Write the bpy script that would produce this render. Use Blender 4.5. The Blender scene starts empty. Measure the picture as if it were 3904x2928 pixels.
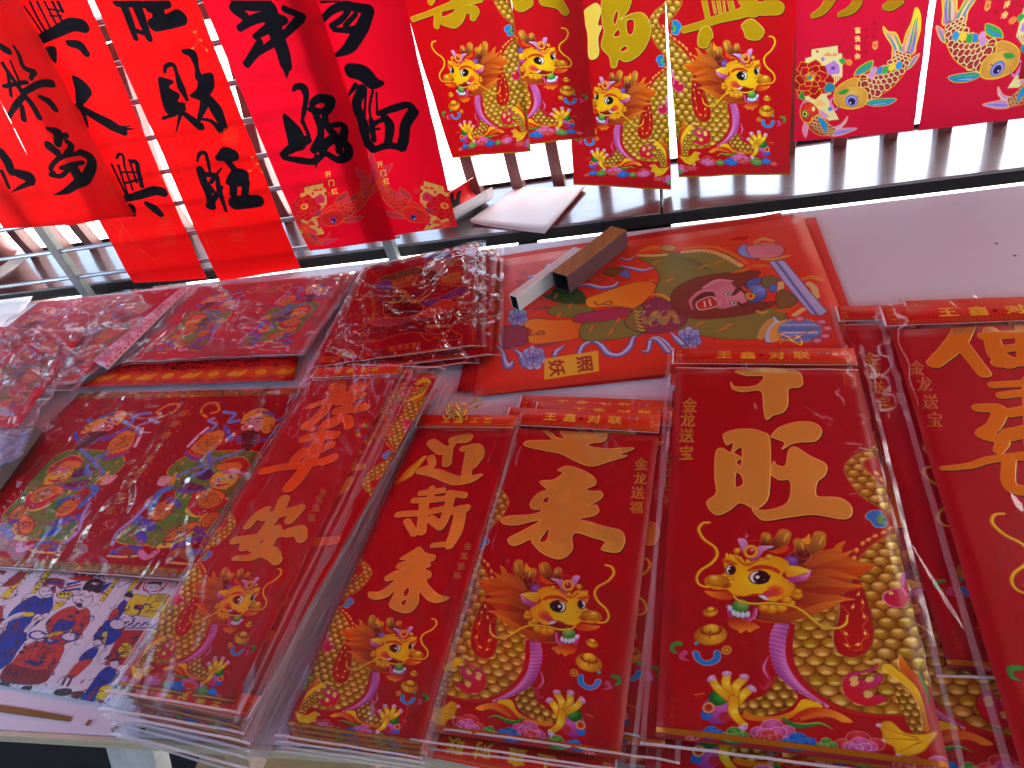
import bpy, bmesh, math, random
import numpy as np
from math import sin, cos, pi, sqrt, atan2, radians, hypot
from mathutils import Vector, Matrix
random.seed(7)
C = bpy.context.scene.collection
sc = bpy.context.scene

# ------------------------------------------------------------------ camera, sky, sun, exposure
PW, PH = 3904., 2928.            # photograph size, used to turn photo points into places
FOC, PITCH, ROLL, YAW, EYE = 2700., radians(39.07), radians(-15.48), radians(17.7), .70   # table top is z = 0
def _axes():
    fw = np.array([0, cos(PITCH), -sin(PITCH)]); r = np.array([1., 0, 0]); u = np.cross(r, fw)
    r2 = cos(ROLL)*r + sin(ROLL)*u; u2 = -sin(ROLL)*r + cos(ROLL)*u
    Z = np.array([[cos(YAW), -sin(YAW), 0], [sin(YAW), cos(YAW), 0], [0, 0, 1]])
    return Z@r2, Z@u2, Z@fw
AXR, AXU, AXF = _axes(); EYEP = np.array([0, 0, EYE])
cam_d = bpy.data.cameras.new('camera'); cam = bpy.data.objects.new('camera', cam_d); C.objects.link(cam)
cam.matrix_world = Matrix(((AXR[0], AXU[0], -AXF[0], 0), (AXR[1], AXU[1], -AXF[1], 0), (AXR[2], AXU[2], -AXF[2], EYE), (0, 0, 0, 1)))
cam_d.sensor_width = 36; cam_d.lens = 36*FOC/PW; cam_d.clip_start = .02; cam_d.clip_end = 3000
sc.camera = cam
SUN_EL, SUN_AZ = radians(52), radians(28)      # azimuth from +x towards +y: the sun stands along the bench, just outside it
world = bpy.data.worlds.new('World'); sc.world = world; world.use_nodes = True
nt = world.node_tree; sky = nt.nodes.new('ShaderNodeTexSky'); sky.sky_type = 'NISHITA'; sky.sun_disc = False
sky.sun_elevation = SUN_EL; sky.sun_rotation = radians(90)-SUN_AZ; sky.dust_density = 5.0; sky.air_density = 1.2
bg = nt.nodes['Background']; bg.inputs['Strength'].default_value = .15; nt.links.new(sky.outputs[0], bg.inputs[0])
sun_d = bpy.data.lights.new('sun', 'SUN'); sun = bpy.data.objects.new('sun', sun_d); C.objects.link(sun)
sun_d.energy = 4.5; sun_d.angle = radians(.53); sun_d.color = (1, .96, .9)
sd = Vector((cos(SUN_EL)*cos(SUN_AZ), cos(SUN_EL)*sin(SUN_AZ), sin(SUN_EL)))
sun.rotation_euler = sd.to_track_quat('Z', 'Y').to_euler()
sc.view_settings.view_transform = 'Standard'; sc.view_settings.look = 'None'; sc.view_settings.gamma = 1; sc.view_settings.exposure = 2.7
sc.render.engine = 'CYCLES'; sc.cycles.transparent_max_bounces = 16; sc.cycles.max_bounces = 6; sc.cycles.use_denoising = True

# ------------------------------------------------------------------ photo point -> place
def ray(p): return (p[0]-PW/2)/FOC*AXR-(p[1]-PH/2)/FOC*AXU+AXF
def at(p, z=0.): d = ray(p); return EYEP+d*((z-EYE)/d[2])
def aty(p, y=1.27): d = ray(p); return EYEP+d*(y/d[1])
def proj(P): v = np.asarray(P, float)-EYEP; return np.array([PW/2+FOC*(v@AXR)/(v@AXF), PH/2-FOC*(v@AXU)/(v@AXF)])
def spline(P,n=6,closed=True):
    P=np.asarray(P,float); N=len(P)
    if N<3: return P
    if closed: Q=np.vstack([P[-1],P,P[0],P[1]]); m=N
    else: Q=np.vstack([2*P[0]-P[1],P,2*P[-1]-P[-2]]); m=N-1
    t=np.linspace(0,1,n,endpoint=False)[:,None]; out=[]
    for i in range(m):
        a,b,c,d=Q[i:i+4]
        out.append(.5*(2*b+(c-a)*t+(2*a-5*b+4*c-d)*t*t+(3*b-a-3*c+d)*t**3))
    if not closed: out.append(P[-1:])
    return np.vstack(out)
class Cv:
    """a small painter: colour (sRGB 0-255), coverage and foil mask"""
    def __init__(s,w,h,bg=None,T=None):
        s.w,s.h=int(w),int(h); s.rgb=np.zeros((s.h,s.w,3),np.float32); s.cov=np.zeros((s.h,s.w),np.float32); s.foil=np.zeros((s.h,s.w),np.float32)
        s.T=T or (lambda P:np.asarray(P,float)); s.k=1.0
        if bg is not None: s.rgb[:]=bg; s.cov[:]=1
    def setT(s,T,ref=((0,0),(1,0))):
        s.T=T; a,b=T(np.array(ref,float)); s.k=float(np.hypot(*(b-a))/np.hypot(ref[1][0]-ref[0][0],ref[1][1]-ref[0][1])); return s
    def _put(s,m,x0,y0,col,foil,op):
        h,w=m.shape
        X0,Y0=max(x0,0),max(y0,0); X1,Y1=min(x0+w,s.w),min(y0+h,s.h)
        if X1<=X0 or Y1<=Y0: return
        m=m[Y0-y0:Y1-y0,X0-x0:X1-x0]*op
        if callable(col):
            yy,xx=np.mgrid[Y0:Y1,X0:X1]; c=col(xx,yy)
        else: c=np.array(col,np.float32)
        sl=(slice(Y0,Y1),slice(X0,X1)); M=m[...,None]
        a0=s.cov[sl]; 
        na=m+a0*(1-m)
        s.rgb[sl]=np.where(na[...,None]>1e-5,(c*M+s.rgb[sl]*(a0*(1-m))[...,None])/np.maximum(na,1e-5)[...,None],s.rgb[sl]); s.cov[sl]=na
        s.foil[sl]=s.foil[sl]*(1-m)+foil*m
    def _mask(s,Ps):
        A=np.vstack(Ps); x0,y0=np.floor(A.min(0)).astype(int)-1; x1,y1=np.ceil(A.max(0)).astype(int)+2
        x0=max(x0,-4); y0=max(y0,-4); x1=min(x1,s.w+4); y1=min(y1,s.h+4)
        if x1<=x0+1 or y1<=y0+1: return None
        SS=3; hh=(y1-y0)*SS; ww=x1-x0; buf=np.zeros((hh,ww+2))
        for P in Ps:
            a=P; b=np.roll(P,-1,0)
            for (ax,ay),(bx,by) in zip(a,b):
                if ay==by: continue
                sg=1. 
                if ay>by: ax,ay,bx,by=bx,by,ax,ay; sg=-1.
                r0=max(int(math.ceil((ay-y0)*SS-.5)),0); r1=min(int(math.ceil((by-y0)*SS-.5)),hh)
                if r1<=r0: continue
                r=np.arange(r0,r1); y=(r+.5)/SS+y0; x=np.clip(ax+(y-ay)*(bx-ax)/(by-ay)-x0,0,ww)
                i=x.astype(int); fr=x-i
                buf[r,i]+=sg*(1-fr); buf[r,i+1]+=sg*fr
        m=np.cumsum(buf,1)[:,:ww]; m=np.clip(np.abs(m),0,1).reshape(y1-y0,SS,ww).mean(1).astype(np.float32)
        return m,x0,y0
    def _col(s,col):
        if isinstance(col,tuple) and len(col)>0 and isinstance(col[0],str):
            if col[0]=='lin':
                _,p0,c0,p1,c1=col; q0,q1=s.T(np.array([p0,p1],float)); d=q1-q0; L=max(d@d,1e-6); c0=np.array(c0,np.float32);c1=np.array(c1,np.float32)
                return lambda x,y:(lambda t:c0+(c1-c0)*t[...,None])(np.clip(((x-q0[0])*d[0]+(y-q0[1])*d[1])/L,0,1).astype(np.float32))
            if col[0]=='rad':
                _,p0,r,c0,c1=col; q0=s.T(np.array([p0],float))[0]; R=r*s.k; c0=np.array(c0,np.float32);c1=np.array(c1,np.float32)
                return lambda x,y:(lambda t:c0+(c1-c0)*t[...,None])(np.clip(np.hypot(x-q0[0],y-q0[1])/R,0,1).astype(np.float32))
        return col
    def fill(s,P,col,smooth=True,foil=0,op=1,holes=(),edge=None,ew=2,n=6):
        P=spline(P,n) if smooth else np.asarray(P,float)
        Q=[s.T(P)]+[s.T(spline(hh,n) if smooth else np.asarray(hh,float)) for hh in holes]
        if holes:
            ar=lambda q:np.sum(q[:,0]*np.roll(q[:,1],-1)-np.roll(q[:,0],-1)*q[:,1])
            Q=[q if (ar(q)>0)==(i==0) else q[::-1] for i,q in enumerate(Q)]
        r=s._mask(Q)
        if r: s._put(*r,s._col(col),foil,op)
        if edge is not None:
            s.line(np.vstack([P,P[:1]]),ew,edge,smooth=False,foil=foil)
            for hh in holes: hh=spline(hh,n) if smooth else np.asarray(hh,float); s.line(np.vstack([hh,hh[:1]]),ew,edge,smooth=False,foil=foil)
    def line(s,P,w,col,smooth=True,foil=0,op=1,n=5):
        P=np.asarray(P,float); N=len(P); w=np.full(N,float(w)) if np.isscalar(w) else np.interp(np.linspace(0,1,N),np.linspace(0,1,len(w)),w)
        if smooth and N>2:
            u=np.linspace(0,N-1,(N-1)*n+1); w=np.interp(u,np.arange(N),w); P=spline(P,n,False)
        Q=s.T(P); R=w*s.k/2
        x0,y0=np.floor((Q-R[:,None]).min(0)).astype(int)-2; x1,y1=np.ceil((Q+R[:,None]).max(0)).astype(int)+3
        x0=max(x0,-2);y0=max(y0,-2);x1=min(x1,s.w+2);y1=min(y1,s.h+2)
        if x1<=x0 or y1<=y0: return
        m=np.zeros((y1-y0,x1-x0),np.float32)
        for i in range(len(Q)-1):
            a,b=Q[i],Q[i+1]; ra,rb=R[i],R[i+1]; rm=max(ra,rb)+1.5
            X0=max(int(min(a[0],b[0])-rm),x0);X1=min(int(max(a[0],b[0])+rm)+2,x1);Y0=max(int(min(a[1],b[1])-rm),y0);Y1=min(int(max(a[1],b[1])+rm)+2,y1)
            if X1<=X0 or Y1<=Y0: continue
            yy,xx=np.mgrid[Y0:Y1,X0:X1]; d=b-a; L=max(d@d,1e-9)
            t=np.clip(((xx-a[0])*d[0]+(yy-a[1])*d[1])/L,0,1)
            v=np.clip((ra+(rb-ra)*t)-np.hypot(xx-a[0]-t*d[0],yy-a[1]-t*d[1])+.5,0,1)*np.clip(2*(ra+(rb-ra)*t)+.15,0,1)
            sl=m[Y0-y0:Y1-y0,X0-x0:X1-x0]; np.maximum(sl,v,out=sl)
        s._put(m,x0,y0,s._col(col),foil,op)
    def ell(s,c,rx,ry,col,rot=0,foil=0,op=1,edge=None,ew=2):
        t=np.linspace(0,2*pi,28,endpoint=False); x=rx*np.cos(t);y=ry*np.sin(t); a=radians(rot)
        s.fill(np.stack([c[0]+x*cos(a)-y*sin(a),c[1]+x*sin(a)+y*cos(a)],1),col,False,foil,op,(),edge,ew)
    def paste(s,L,A,op=1):
        """composite layer L; A maps this canvas px (x,y arrays) -> layer px (bilinear)"""
        yy,xx=np.mgrid[0:s.h,0:s.w].astype(np.float32); u,v=A(xx,yy)
        ok=(u>=0)&(u<L.w-1.01)&(v>=0)&(v<L.h-1.01); u=np.clip(u,0,L.w-1.02);v=np.clip(v,0,L.h-1.02)
        i=u.astype(int);j=v.astype(int);fu=(u-i)[...,None];fv=(v-j)[...,None]
        S=np.concatenate([L.rgb*L.cov[...,None],L.cov[...,None],L.foil[...,None]*L.cov[...,None]],2)
        B=(S[j,i]*(1-fu)+S[j,i+1]*fu)*(1-fv)+(S[j+1,i]*(1-fu)+S[j+1,i+1]*fu)*fv
        B=B*ok[...,None]*op; a=B[...,3]
        s.rgb=B[...,:3]+s.rgb*(1-a)[...,None]; s.foil=B[...,4]+s.foil*(1-a); s.cov=np.maximum(s.cov,a)
GY=1.27
def hom(src,dst):
    A=[]
    for (x,y),(u,v) in zip(src,dst):
        A+=[[x,y,1,0,0,0,-u*x,-u*y,-u],[0,0,0,x,y,1,-v*x,-v*y,-v]]
    Hm=np.linalg.svd(np.array(A,float))[2][-1].reshape(3,3)
    def f(P):
        P=np.asarray(P,float); q=np.c_[P,np.ones(len(P))]@Hm.T; return q[:,:2]/q[:,2:]
    return f
def scales(c,poly,cx,cy,dx,dy,up,cols,base,rot=0,jit=0):
    """rows of overlapping scales clipped to poly"""
    L=Cv(c.w,c.h,None); L.T=c.T; L.k=c.k
    P=spline(poly,4); x0,y0=P.min(0); x1,y1=P.max(0)
    rows=np.arange(y0-dy,y1+2*dy,dy); rows=rows if up else rows[::-1]
    rng=np.random.default_rng(3)
    for r,y in enumerate(rows):
        for x in np.arange(x0-dx+(r%2)*dx/2,x1+dx,dx):
            g=-1 if up else 1; col=cols[rng.integers(len(cols))]
            cc=(x+rng.uniform(-.08,.08)*dx,y+rng.uniform(-.08,.08)*dy)
            L.ell(cc,dx*.55,dy*.86,(120,66,10)); 
            L.ell((cc[0],cc[1]-g*dy*.04),dx*.52,dy*.80,('rad',(cc[0]+dx*.05,cc[1]+g*dy*.38),dx*.62,col,base))
            L.ell((cc[0]+dx*.04,cc[1]+g*dy*.46),dx*.26,dy*.16,(255,240,150),op=.65)
            L.ell((cc[0]+rng.uniform(-.3,.3)*dx,cc[1]-g*dy*.45),dx*.12,dy*.13,(80,20,5),op=.7)
    r=c._mask([c.T(P)])
    if r:
        m,X,Y=r; M=np.zeros((c.h,c.w),np.float32)
        a,b=max(X,0),max(Y,0); e,f_=min(X+m.shape[1],c.w),min(Y+m.shape[0],c.h); M[b:f_,a:e]=m[b-Y:f_-Y,a-X:e-X]
        k=(M*L.cov)[...,None]; c.rgb=c.rgb*(1-k)+L.rgb*k; c.cov=np.maximum(c.cov,M); c.foil=c.foil*(1-M)+.45*M
def dragon_layer(S=560):
    """dragon facing +s: s from the paper's join edge, t up from its bottom edge, both in paper widths"""
    c=Cv(int(S*1.06),int(S*2.0))
    toK=lambda P:np.asarray(P,float)/3.131+np.array([2540,180.])
    xl,xr,zb=.017,.2115,.0745
    def T(P):
        W3=[aty(p,GY) for p in toK(P)]
        return np.array([((w[0]-xl)/(xr-xl)*S, c.h-(w[2]-zb)/(xr-xl)*S) for w in W3])
    # planar homography K->canvas
    q=[(0,0),(1600,0),(1600,1600),(0,1600)]; Hm=hom(q,T(q)); c.setT(Hm,((800,800),(900,800)))
    Y=(250,205,15); G=(205,150,25); O=(228,120,15); R=(190,18,22)
    gold=[(245,215,80),(238,198,66),(250,225,110),(225,200,40),(205,190,25),(240,190,70)]
    # upper body crossing the join
    L=lambda P:(np.asarray(P,float)/2.572+np.array([2200,0])-np.array([2540,180]))*3.131
    up=L([(820,-215),(930,-200),(1030,-135),(1088,-50),(1092,40),(1072,140),(1030,250),(960,345),(905,450),(860,400)])
    c.fill(up,(150,105,30)); scales(c,up,0,0,92,72,True,gold,(140,90,20))
    c.line(L([(820,-215),(930,-200),(1030,-135),(1088,-50),(1092,40),(1072,140),(1030,250),(960,345),(905,450)]),10,(190,120,40))
    c.fill(L([(905,150),(960,20),(975,-70),(900,-120),(800,-120)]),R); c.line(L([(880,-125),(950,-100),(985,-40),(950,50),(900,130),(880,175)]),18,(200,110,50))
    for p in ((925,40),(905,100)): c.ell(L([p])[0],14,30,(250,190,90),rot=20)
    c.fill(L([(950,470),(975,420),(960,370),(1000,355),(1035,375),(1050,410),(1030,440),(1020,480),(985,490)]),(20,135,215),edge=(200,225,240),ew=5)
    c.fill(L([(950,460),(955,400),(985,405),(1000,430),(985,465)]),(95,180,80)); c.ell(L([(958,435)])[0],14,18,(20,90,160))
    # body
    body=[(-30,120),(30,30),(90,40),(170,115),(250,190),(310,265),(350,330),(420,420),(480,600),(600,650),(740,720),(775,800),(790,930),(765,1040),(700,1150),(610,1230),(480,1285),(280,1300),(215,1200),(120,1150),(-30,1100)]
    c.fill(body,(150,100,20),foil=.4)
    scales(c,[(-60,100),(30,60),(90,60),(170,135),(250,210),(310,285),(345,350),(350,600),(330,800),(400,960),(330,1060),(-60,1120)],0,0,96,64,True,gold,(135,85,15))
    scales(c,[(480,600),(600,650),(740,720),(775,800),(790,930),(765,1040),(700,1150),(610,1225),(480,1280),(290,1290),(230,1200),(330,1050),(420,980),(540,950),(540,800)],0,0,96,56,False,gold,(160,95,20))
    # ridge
    c.line([(20,-20),(60,40),(150,115),(240,190),(305,265),(350,345)],[30,30,30,28,26,16],(178,35,22)); c.line([(20,10),(60,60),(150,130),(240,205),(300,275),(345,345)],5,(215,150,60))
    for x,y,a in ((85,45,40),(135,80,40),(190,110,35),(235,140,45),(275,170,60),(320,225,70),(345,290,70)):
        c.ell((x,y),26,14,('rad',(x-5,y-5),26,(250,215,110),(215,110,30)),rot=a)
    # magenta claw at the join
    c.fill([(-20,520),(60,430),(110,460),(120,530),(180,545),(235,590),(215,650),(150,665),(90,610),(-20,640)],(205,25,70),edge=(225,120,190),ew=7); c.line([(120,540),(110,590)],14,(225,140,200)); c.line([(90,430),(115,510)],20,(220,130,200)); c.ell((190,570),14,12,(250,220,120))
    # teardrop
    td=[(350,430),(330,540),(322,640),(320,740),(335,850),(370,930),(420,970),(480,980),(530,950),(546,880),(530,800),(500,735),(482,660),(470,590),(430,540),(390,470)]
    c.fill(td,('rad',(430,860),300,(200,15,12),(165,15,25)),edge=(150,100,40),ew=7)
    for x,y,a in ((352,620,80),(362,720,95),(376,830,75),(425,900,20),(475,830,120),(410,650,60),(480,905,150),(365,560,60)):
        c.line([(x-22*cos(radians(a)),y-22*sin(radians(a))),(x,y+5),(x+22*cos(radians(a)),y+22*sin(radians(a)))],[3,17,3],(245,160,40))
        c.ell((x,y+3),7,9,(255,230,140))
    c.line([(345,640),(365,680),(345,740),(380,790),(360,850),(400,880),(410,930),(450,940)],6,(225,110,30)); c.line([(470,640),(440,700),(470,760),(500,800),(480,860),(470,930)],6,(225,110,30))
    # belly
    c.line([(755,770),(782,900),(777,1020),(735,1115),(660,1205),(560,1265),(430,1300),(270,1305)],[34,38,38,36,34,26,16,8],('lin',(700,1200),(200,25,30),(780,800),(185,15,30)))
    Lp=spline([(768,755),(800,880),(803,1000),(765,1100),(705,1180),(620,1250)],8,False); Rp=spline([(848,745),(886,850),(886,960),(862,1060),(792,1150),(640,1248)],8,False)
    n=len(Lp); 
    for i in range(0,n-2,2):
        q=[Lp[i],Rp[i],Rp[i+2],(Rp[i+2]+Lp[i+2])/2+(0,8),Lp[i+2]]
        c.fill(q,('lin',tuple((Lp[i]+Rp[i])/2),(175,75,160),tuple((Lp[i+2]+Rp[i+2])/2),(228,140,212)),smooth=False); c.line([Lp[i+2],(Rp[i+2]+Lp[i+2])/2+(0,9),Rp[i+2]],5,(245,195,235),n=4)
    # pink flame beside the belly
    c.line([(900,960),(922,1040),(895,1110),(930,1150),(955,1120)],[4,24,26,20,4],(200,50,80)); c.line([(895,965),(925,1030),(905,1090)],[3,12,4],(225,150,215))
    # front leg
    leg=[(770,1190),(860,1085),(890,1140),(940,1190),(1070,1235),(1080,1265),(980,1295),(880,1285),(800,1250)]
    c.fill(leg,(120,70,12)); scales(c,leg,0,0,62,46,False,gold,(140,85,15)); 
    c.fill([(650,1255),(740,1215),(800,1275),(900,1300),(1040,1285),(1010,1318),(860,1325),(770,1295)],('lin',(800,1240),(250,205,20),(800,1320),(225,130,15)))
    c.fill([(522,1332),(570,1290),(640,1262),(720,1262),(800,1305),(770,1335),(690,1310),(620,1310),(570,1335)],('lin',(560,1330),(250,170,40),(740,1290),(205,50,15)))
    for k in range(4): c.line([(590+20*k,1300+4*k),(680,1285+8*k),(760,1310+4*k)],3,(240,150,50))
    c.line([(620,1366),(670,1340),(740,1350),(800,1345),(845,1312)],[4,16,26,30,14],(30,140,45)); c.line([(620,1366),(670,1338),(740,1342),(800,1335)],[3,7,7,3],(190,215,80))
    # ball
    c.ell((1165,1260),85,78,('rad',(1150,1240),110,(220,110,190),(150,50,150))); c.ell((1165,1195),52,46,('rad',(1150,1190),60,(60,200,60),(10,95,30))); c.ell((1225,1288),30,26,(35,110,205)); c.ell((1130,1300),34,26,(190,40,60)); c.ell((1215,1250),32,30,(225,180,90)); c.ell((1215,1250),20,20,(205,35,35)); c.line([(1240,1170),(1290,1175)],10,(225,120,40)); c.line([(1250,1190),(1290,1200)],7,(200,60,40))
    # claw
    for P,w in (([(1085,1235),(1045,1190),(1000,1150)],[52,46,40]),([(1090,1220),(1075,1140),(1030,1090)],[52,46,40]),([(1100,1200),(1125,1120),(1120,1075)],[50,46,40]),([(1110,1195),(1170,1140),(1195,1095)],[46,44,40]),([(1085,1210),(1085,1280),(1035,1345)],[50,48,34])):
        c.line(P,[x+8 for x in w],(190,110,15)); c.line(P,w,('rad',(P[1][0]-8,P[1][1]-8),70,(255,228,40),(232,170,15)))
        for q in P[1:]: c.ell((q[0]-4,q[1]-5),15,11,(255,240,110),op=.8)
    for x,y,r in ((990,1150,-40),(1030,1080,-10),(1122,1058,0),(1205,1085,40),(1045,1358,10)): c.ell((x,y),28,17,('rad',(x,y-6),30,(240,205,240),(190,130,190)),rot=r)
    # rear leg, leaf, flames
    c.fill([(230,965),(252,1050),(232,1130),(170,1190),(165,1120),(205,1040)],('lin',(230,970),(245,160,30),(180,1180),(190,40,15))); c.line([(148,1040),(160,1100),(150,1180),(165,1250)],[4,16,14,3],(50,140,40))
    c.line([(300,1050),(220,1150),(200,1230),(205,1370)],[60,46,34,34],('lin',(190,1200),(252,210,30),(250,1250),(200,130,15))); lg=[(215,1230),(300,1150),(290,1280),(265,1390),(225,1380)]; c.fill(lg,(120,75,12)); scales(c,lg,0,0,40,34,False,gold,(140,90,15))
    mg=(212,30,75)
    c.fill([(345,1015),(375,1062),(445,1075),(440,1110),(380,1095),(345,1080),(350,1120),(390,1155),(440,1170),(450,1200),(400,1190),(340,1215),(370,1235),(440,1250),(520,1215),(540,1140),(500,1075),(430,1060),(380,1050)],('lin',(350,1050),(205,70,160),(480,1200),(215,20,45)),edge=(180,25,45),ew=4)
    for x,y in ((405,1110),(480,1105),(425,1195),(480,1130)): c.ell((x,y),24,15,(240,205,110),rot=25)
    c.fill([(160,1385),(230,1395),(300,1385),(350,1330),(405,1345),(398,1385),(402,1425),(365,1450),(350,1490),(260,1482),(205,1440)],('rad',(280,1410),140,(255,225,30),(225,160,15)),edge=(175,110,10),ew=5)
    for P in ([(250,1410),(320,1390),(390,1360)],[(250,1420),(330,1415),(395,1410)],[(240,1430),(290,1450),(340,1475)]): c.line(P,[12,6,3],(205,140,10))
    for x,y in ((408,1350),(405,1425),(352,1492)): c.ell((x,y),14,10,(225,190,220))
    # clouds at the foot
    def cloud(x,y,rx,ry,c0,c1,c2):
        c.ell((x,y+ry*.25),rx,ry*.75,('rad',(x,y-ry*.2),rx,c0,c1))
        for k,(ox,oy,f_) in enumerate(((-.6,.0,.42),(.6,.05,.42),(0,-.45,.5),(-.25,.1,.4),(.3,.2,.4))):
            c.ell((x+ox*rx,y+oy*ry),rx*f_,ry*f_*1.1,('rad',(x+ox*rx,y+oy*ry-ry*.2),rx*f_*1.2,c0,c1),edge=c2,ew=4)
        th=np.linspace(0,5,18); c.line(np.stack([x+rx*.3*(1-th/6)*np.cos(th),y+ry*.3*(1-th/6)*np.sin(th)+ry*.1],1),5,c2)
    PK=((225,120,190),(185,45,120),(240,190,215)); RD=((225,70,80),(175,20,40),(240,160,140)); GN=((110,185,70),(25,100,45),(190,215,120)); BL=((40,130,225),(10,70,170),(90,160,230))
    for a in ((60,1600,90,50,*PK),(190,1545,85,50,*PK),(300,1530,80,38,*RD),(510,1440,110,62,*RD),(505,1450,72,42,*PK),(655,1445,46,36,*GN),(900,1375,105,60,*PK),(920,1405,66,38,*RD),(785,1428,82,44,*BL),(1085,1395,70,44,*GN),(1200,1380,56,34,*BL),(170,1590,40,34,*GN),(1290,1400,36,22,*RD)): cloud(*a)
    # mane
    mane=[(470,245),(600,235),(720,290),(745,450),(705,560),(760,640),(930,655),(955,725),(800,748),(650,690),(480,612),(388,602),(470,560),(310,508),(420,470),(325,425),(235,350),(330,318),(385,262)]
    c.fill(mane,('rad',(720,470),430,(140,30,15),(222,95,12)))
    tong=[([(720,330),(560,290),(420,315),(320,335),(235,350)],[120,100,70,40,2]),([(640,300),(520,250),(440,225),(410,175),(370,142)],[100,80,60,36,3]),([(720,470),(560,455),(430,490),(310,507)],[110,80,44,2]),([(720,560),(600,585),(480,590),(388,602)],[100,70,44,3]),([(930,690),(820,715),(690,690),(560,640),(440,600)],[60,60,60,50,3]),([(640,330),(500,270),(410,260),(335,222)],[90,70,40,3]),([(700,420),(520,390),(420,420),(330,455)],[90,60,40,3])]
    for P,w in tong: c.line(P,w,('lin',P[0],(128,22,14),P[-1],(240,135,20)))
    for j,(P,w) in enumerate(tong):
        for k in np.linspace(-.42,.42,6):
            Q=np.array(P,float); d=np.gradient(Q,axis=0); nn=np.stack([-d[:,1],d[:,0]],1)/np.hypot(d[:,0],d[:,1])[:,None]; Q=Q+nn*np.interp(np.linspace(0,1,len(Q)),np.linspace(0,1,len(w)),w)[:,None]*k
            c.line(Q,[3,3,2,2],(235,140,50) if (j+int(k*20))%3 else (245,190,60),op=.75)
    # antlers
    for P,w in (([(520,75),(545,150),(620,215),(680,270)],[70,84,90,100]),([(655,130),(640,230)],[64,84]),([(740,45),(770,110),(850,150)],[76,84,80]),([(860,55),(870,140)],[56,60])):
        c.line(P,[x+9 for x in w],(215,120,40)); c.line(P,w,('lin',P[0],(205,150,40),P[-1],(95,28,26)))
    for P in ([(500,90),(530,150)],[(640,140),(635,190)],[(722,50),(750,110)],[(848,60),(852,100)]): c.line(P,[16,10],(245,205,90),op=.7)
    c.fill([(585,55),(610,85),(640,110),(610,150),(585,130)],(245,170,30)); c.fill([(730,155),(790,185),(850,195),(800,225),(740,200)],(225,90,20)); c.line([(880,95),(960,90),(1000,120)],8,(200,60,30))
    for k in range(50):
        rng=np.random.default_rng(k); c.ell((rng.uniform(500,760),rng.uniform(190,320)),3,3,(240,190,110),op=.6)
    # ear back, face
    c.ell((722,290),46,46,('rad',(712,280),56,(150,110,205),(80,40,140)))
    face=[(738,300),(775,262),(830,240),(900,250),(960,270),(1000,290),(1030,225),(1090,205),(1140,240),(1136,300),(1132,352),(1165,370),(1220,366),(1258,402),(1240,452),(1190,482),(1115,492),(1085,535),(1000,546),(945,532),(905,560),(850,592),(790,572),(735,552),(716,490),(742,448),(785,400),(748,345)]
    c.fill([(x+(x-930)*.02,y+(y-400)*.02) for x,y in face],(200,120,10)); c.fill(face,('rad',(960,430),300,(255,222,25),(235,165,10)))
    for x,y,r in ((706,556,32),(702,530,24),(752,612,30),(805,640,36),(860,645,36),(905,632,30),(770,585,30)): c.ell((x,y),r,r*.9,('rad',(x-6,y-8),r*1.2,(252,212,40),(215,130,10)),edge=(190,110,10),ew=4)
    c.ell((830,515),52,44,('rad',(835,520),56,(222,50,35),(245,150,40)))
    c.line([(760,560),(720,500),(790,430)],6,(225,140,20))
    # mouth
    c.fill([(880,545),(960,552),(1075,548),(1105,600),(1085,690),(1000,705),(955,640),(915,600)],(135,15,25)); c.ell((870,535),36,26,(215,60,80))
    c.line([(950,640),(968,700),(1030,722),(1095,700),(1118,610)],[24,24,26,24,16],(205,60,140)); c.line([(946,640),(962,706),(1030,732),(1100,708)],5,(240,170,200))
    c.ell((1040,618),50,48,('rad',(1030,600),60,(150,220,110),(40,140,50)))
    for x,y,r in ((1000,680,-10),(1028,684,0),(1056,680,8),(1080,668,15),(1103,630,20)): c.ell((x,y),15,24,('rad',(x,y-6),26,(250,253,255),(150,205,240)),rot=r)
    c.fill([(870,588),(895,545),(938,543),(905,575)],(215,235,250),smooth=False)
    c.fill([(1080,545),(1110,505),(1190,500),(1258,488),(1225,528),(1165,560),(1100,570)],('lin',(1080,540),(205,50,20),(1240,500),(240,160,30))); c.line([(890,540),(960,535),(1010,548),(1085,538),(1120,500)],8,(190,50,25))
    c.fill([(935,770),(1000,725),(1112,700),(1108,755),(1060,790),(1045,808),(1010,790),(995,806),(960,785)],('lin',(1030,710),(190,40,15),(1010,800),(245,165,40)))
    # nose
    c.ell((1182,415),76,48,('rad',(1195,395),90,(250,205,30),(150,70,15)),rot=-12); c.ell((1130,455),38,26,('rad',(1128,452),40,(150,65,15),(205,130,20))); c.ell((1150,425),36,30,(215,150,20),op=.6); c.ell((1200,388),22,9,(255,245,150),rot=-10,op=.8)
    c.line([(1075,400),(1100,385),(1130,390)],6,(200,140,15)); c.line([(1070,425),(1085,410),(1110,408)],6,(200,140,15))
    # brows and eyes
    c.line([(800,372),(850,330),(920,318),(985,345)],[22,44,44,14],(208,62,22)); c.line([(800,340),(860,310),(930,300),(995,325)],[8,10,10,5],(245,200,40)); c.line([(1060,285),(1100,268),(1138,250)],[16,34,30],(215,90,25))
    for x,y in ((1080,225),(1100,212),(1122,205)): c.ell((x,y),9,20,(252,215,40))
    c.ell((925,405),62,56,(15,15,20)); c.ell((938,403),42,45,(240,248,252)); c.ell((908,410),50,48,(10,10,16)); c.ell((932,404),13,14,(255,255,255)); c.ell((885,428),10,8,(90,110,150)); c.line([(850,395),(870,420),(905,455)],[4,12,6],(10,10,16))
    c.ell((1098,332),34,44,(15,15,20)); c.ell((1100,332),26,37,(240,248,252)); c.ell((1090,336),24,33,(10,10,16)); c.ell((1106,322),7,9,(255,255,255))
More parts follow.
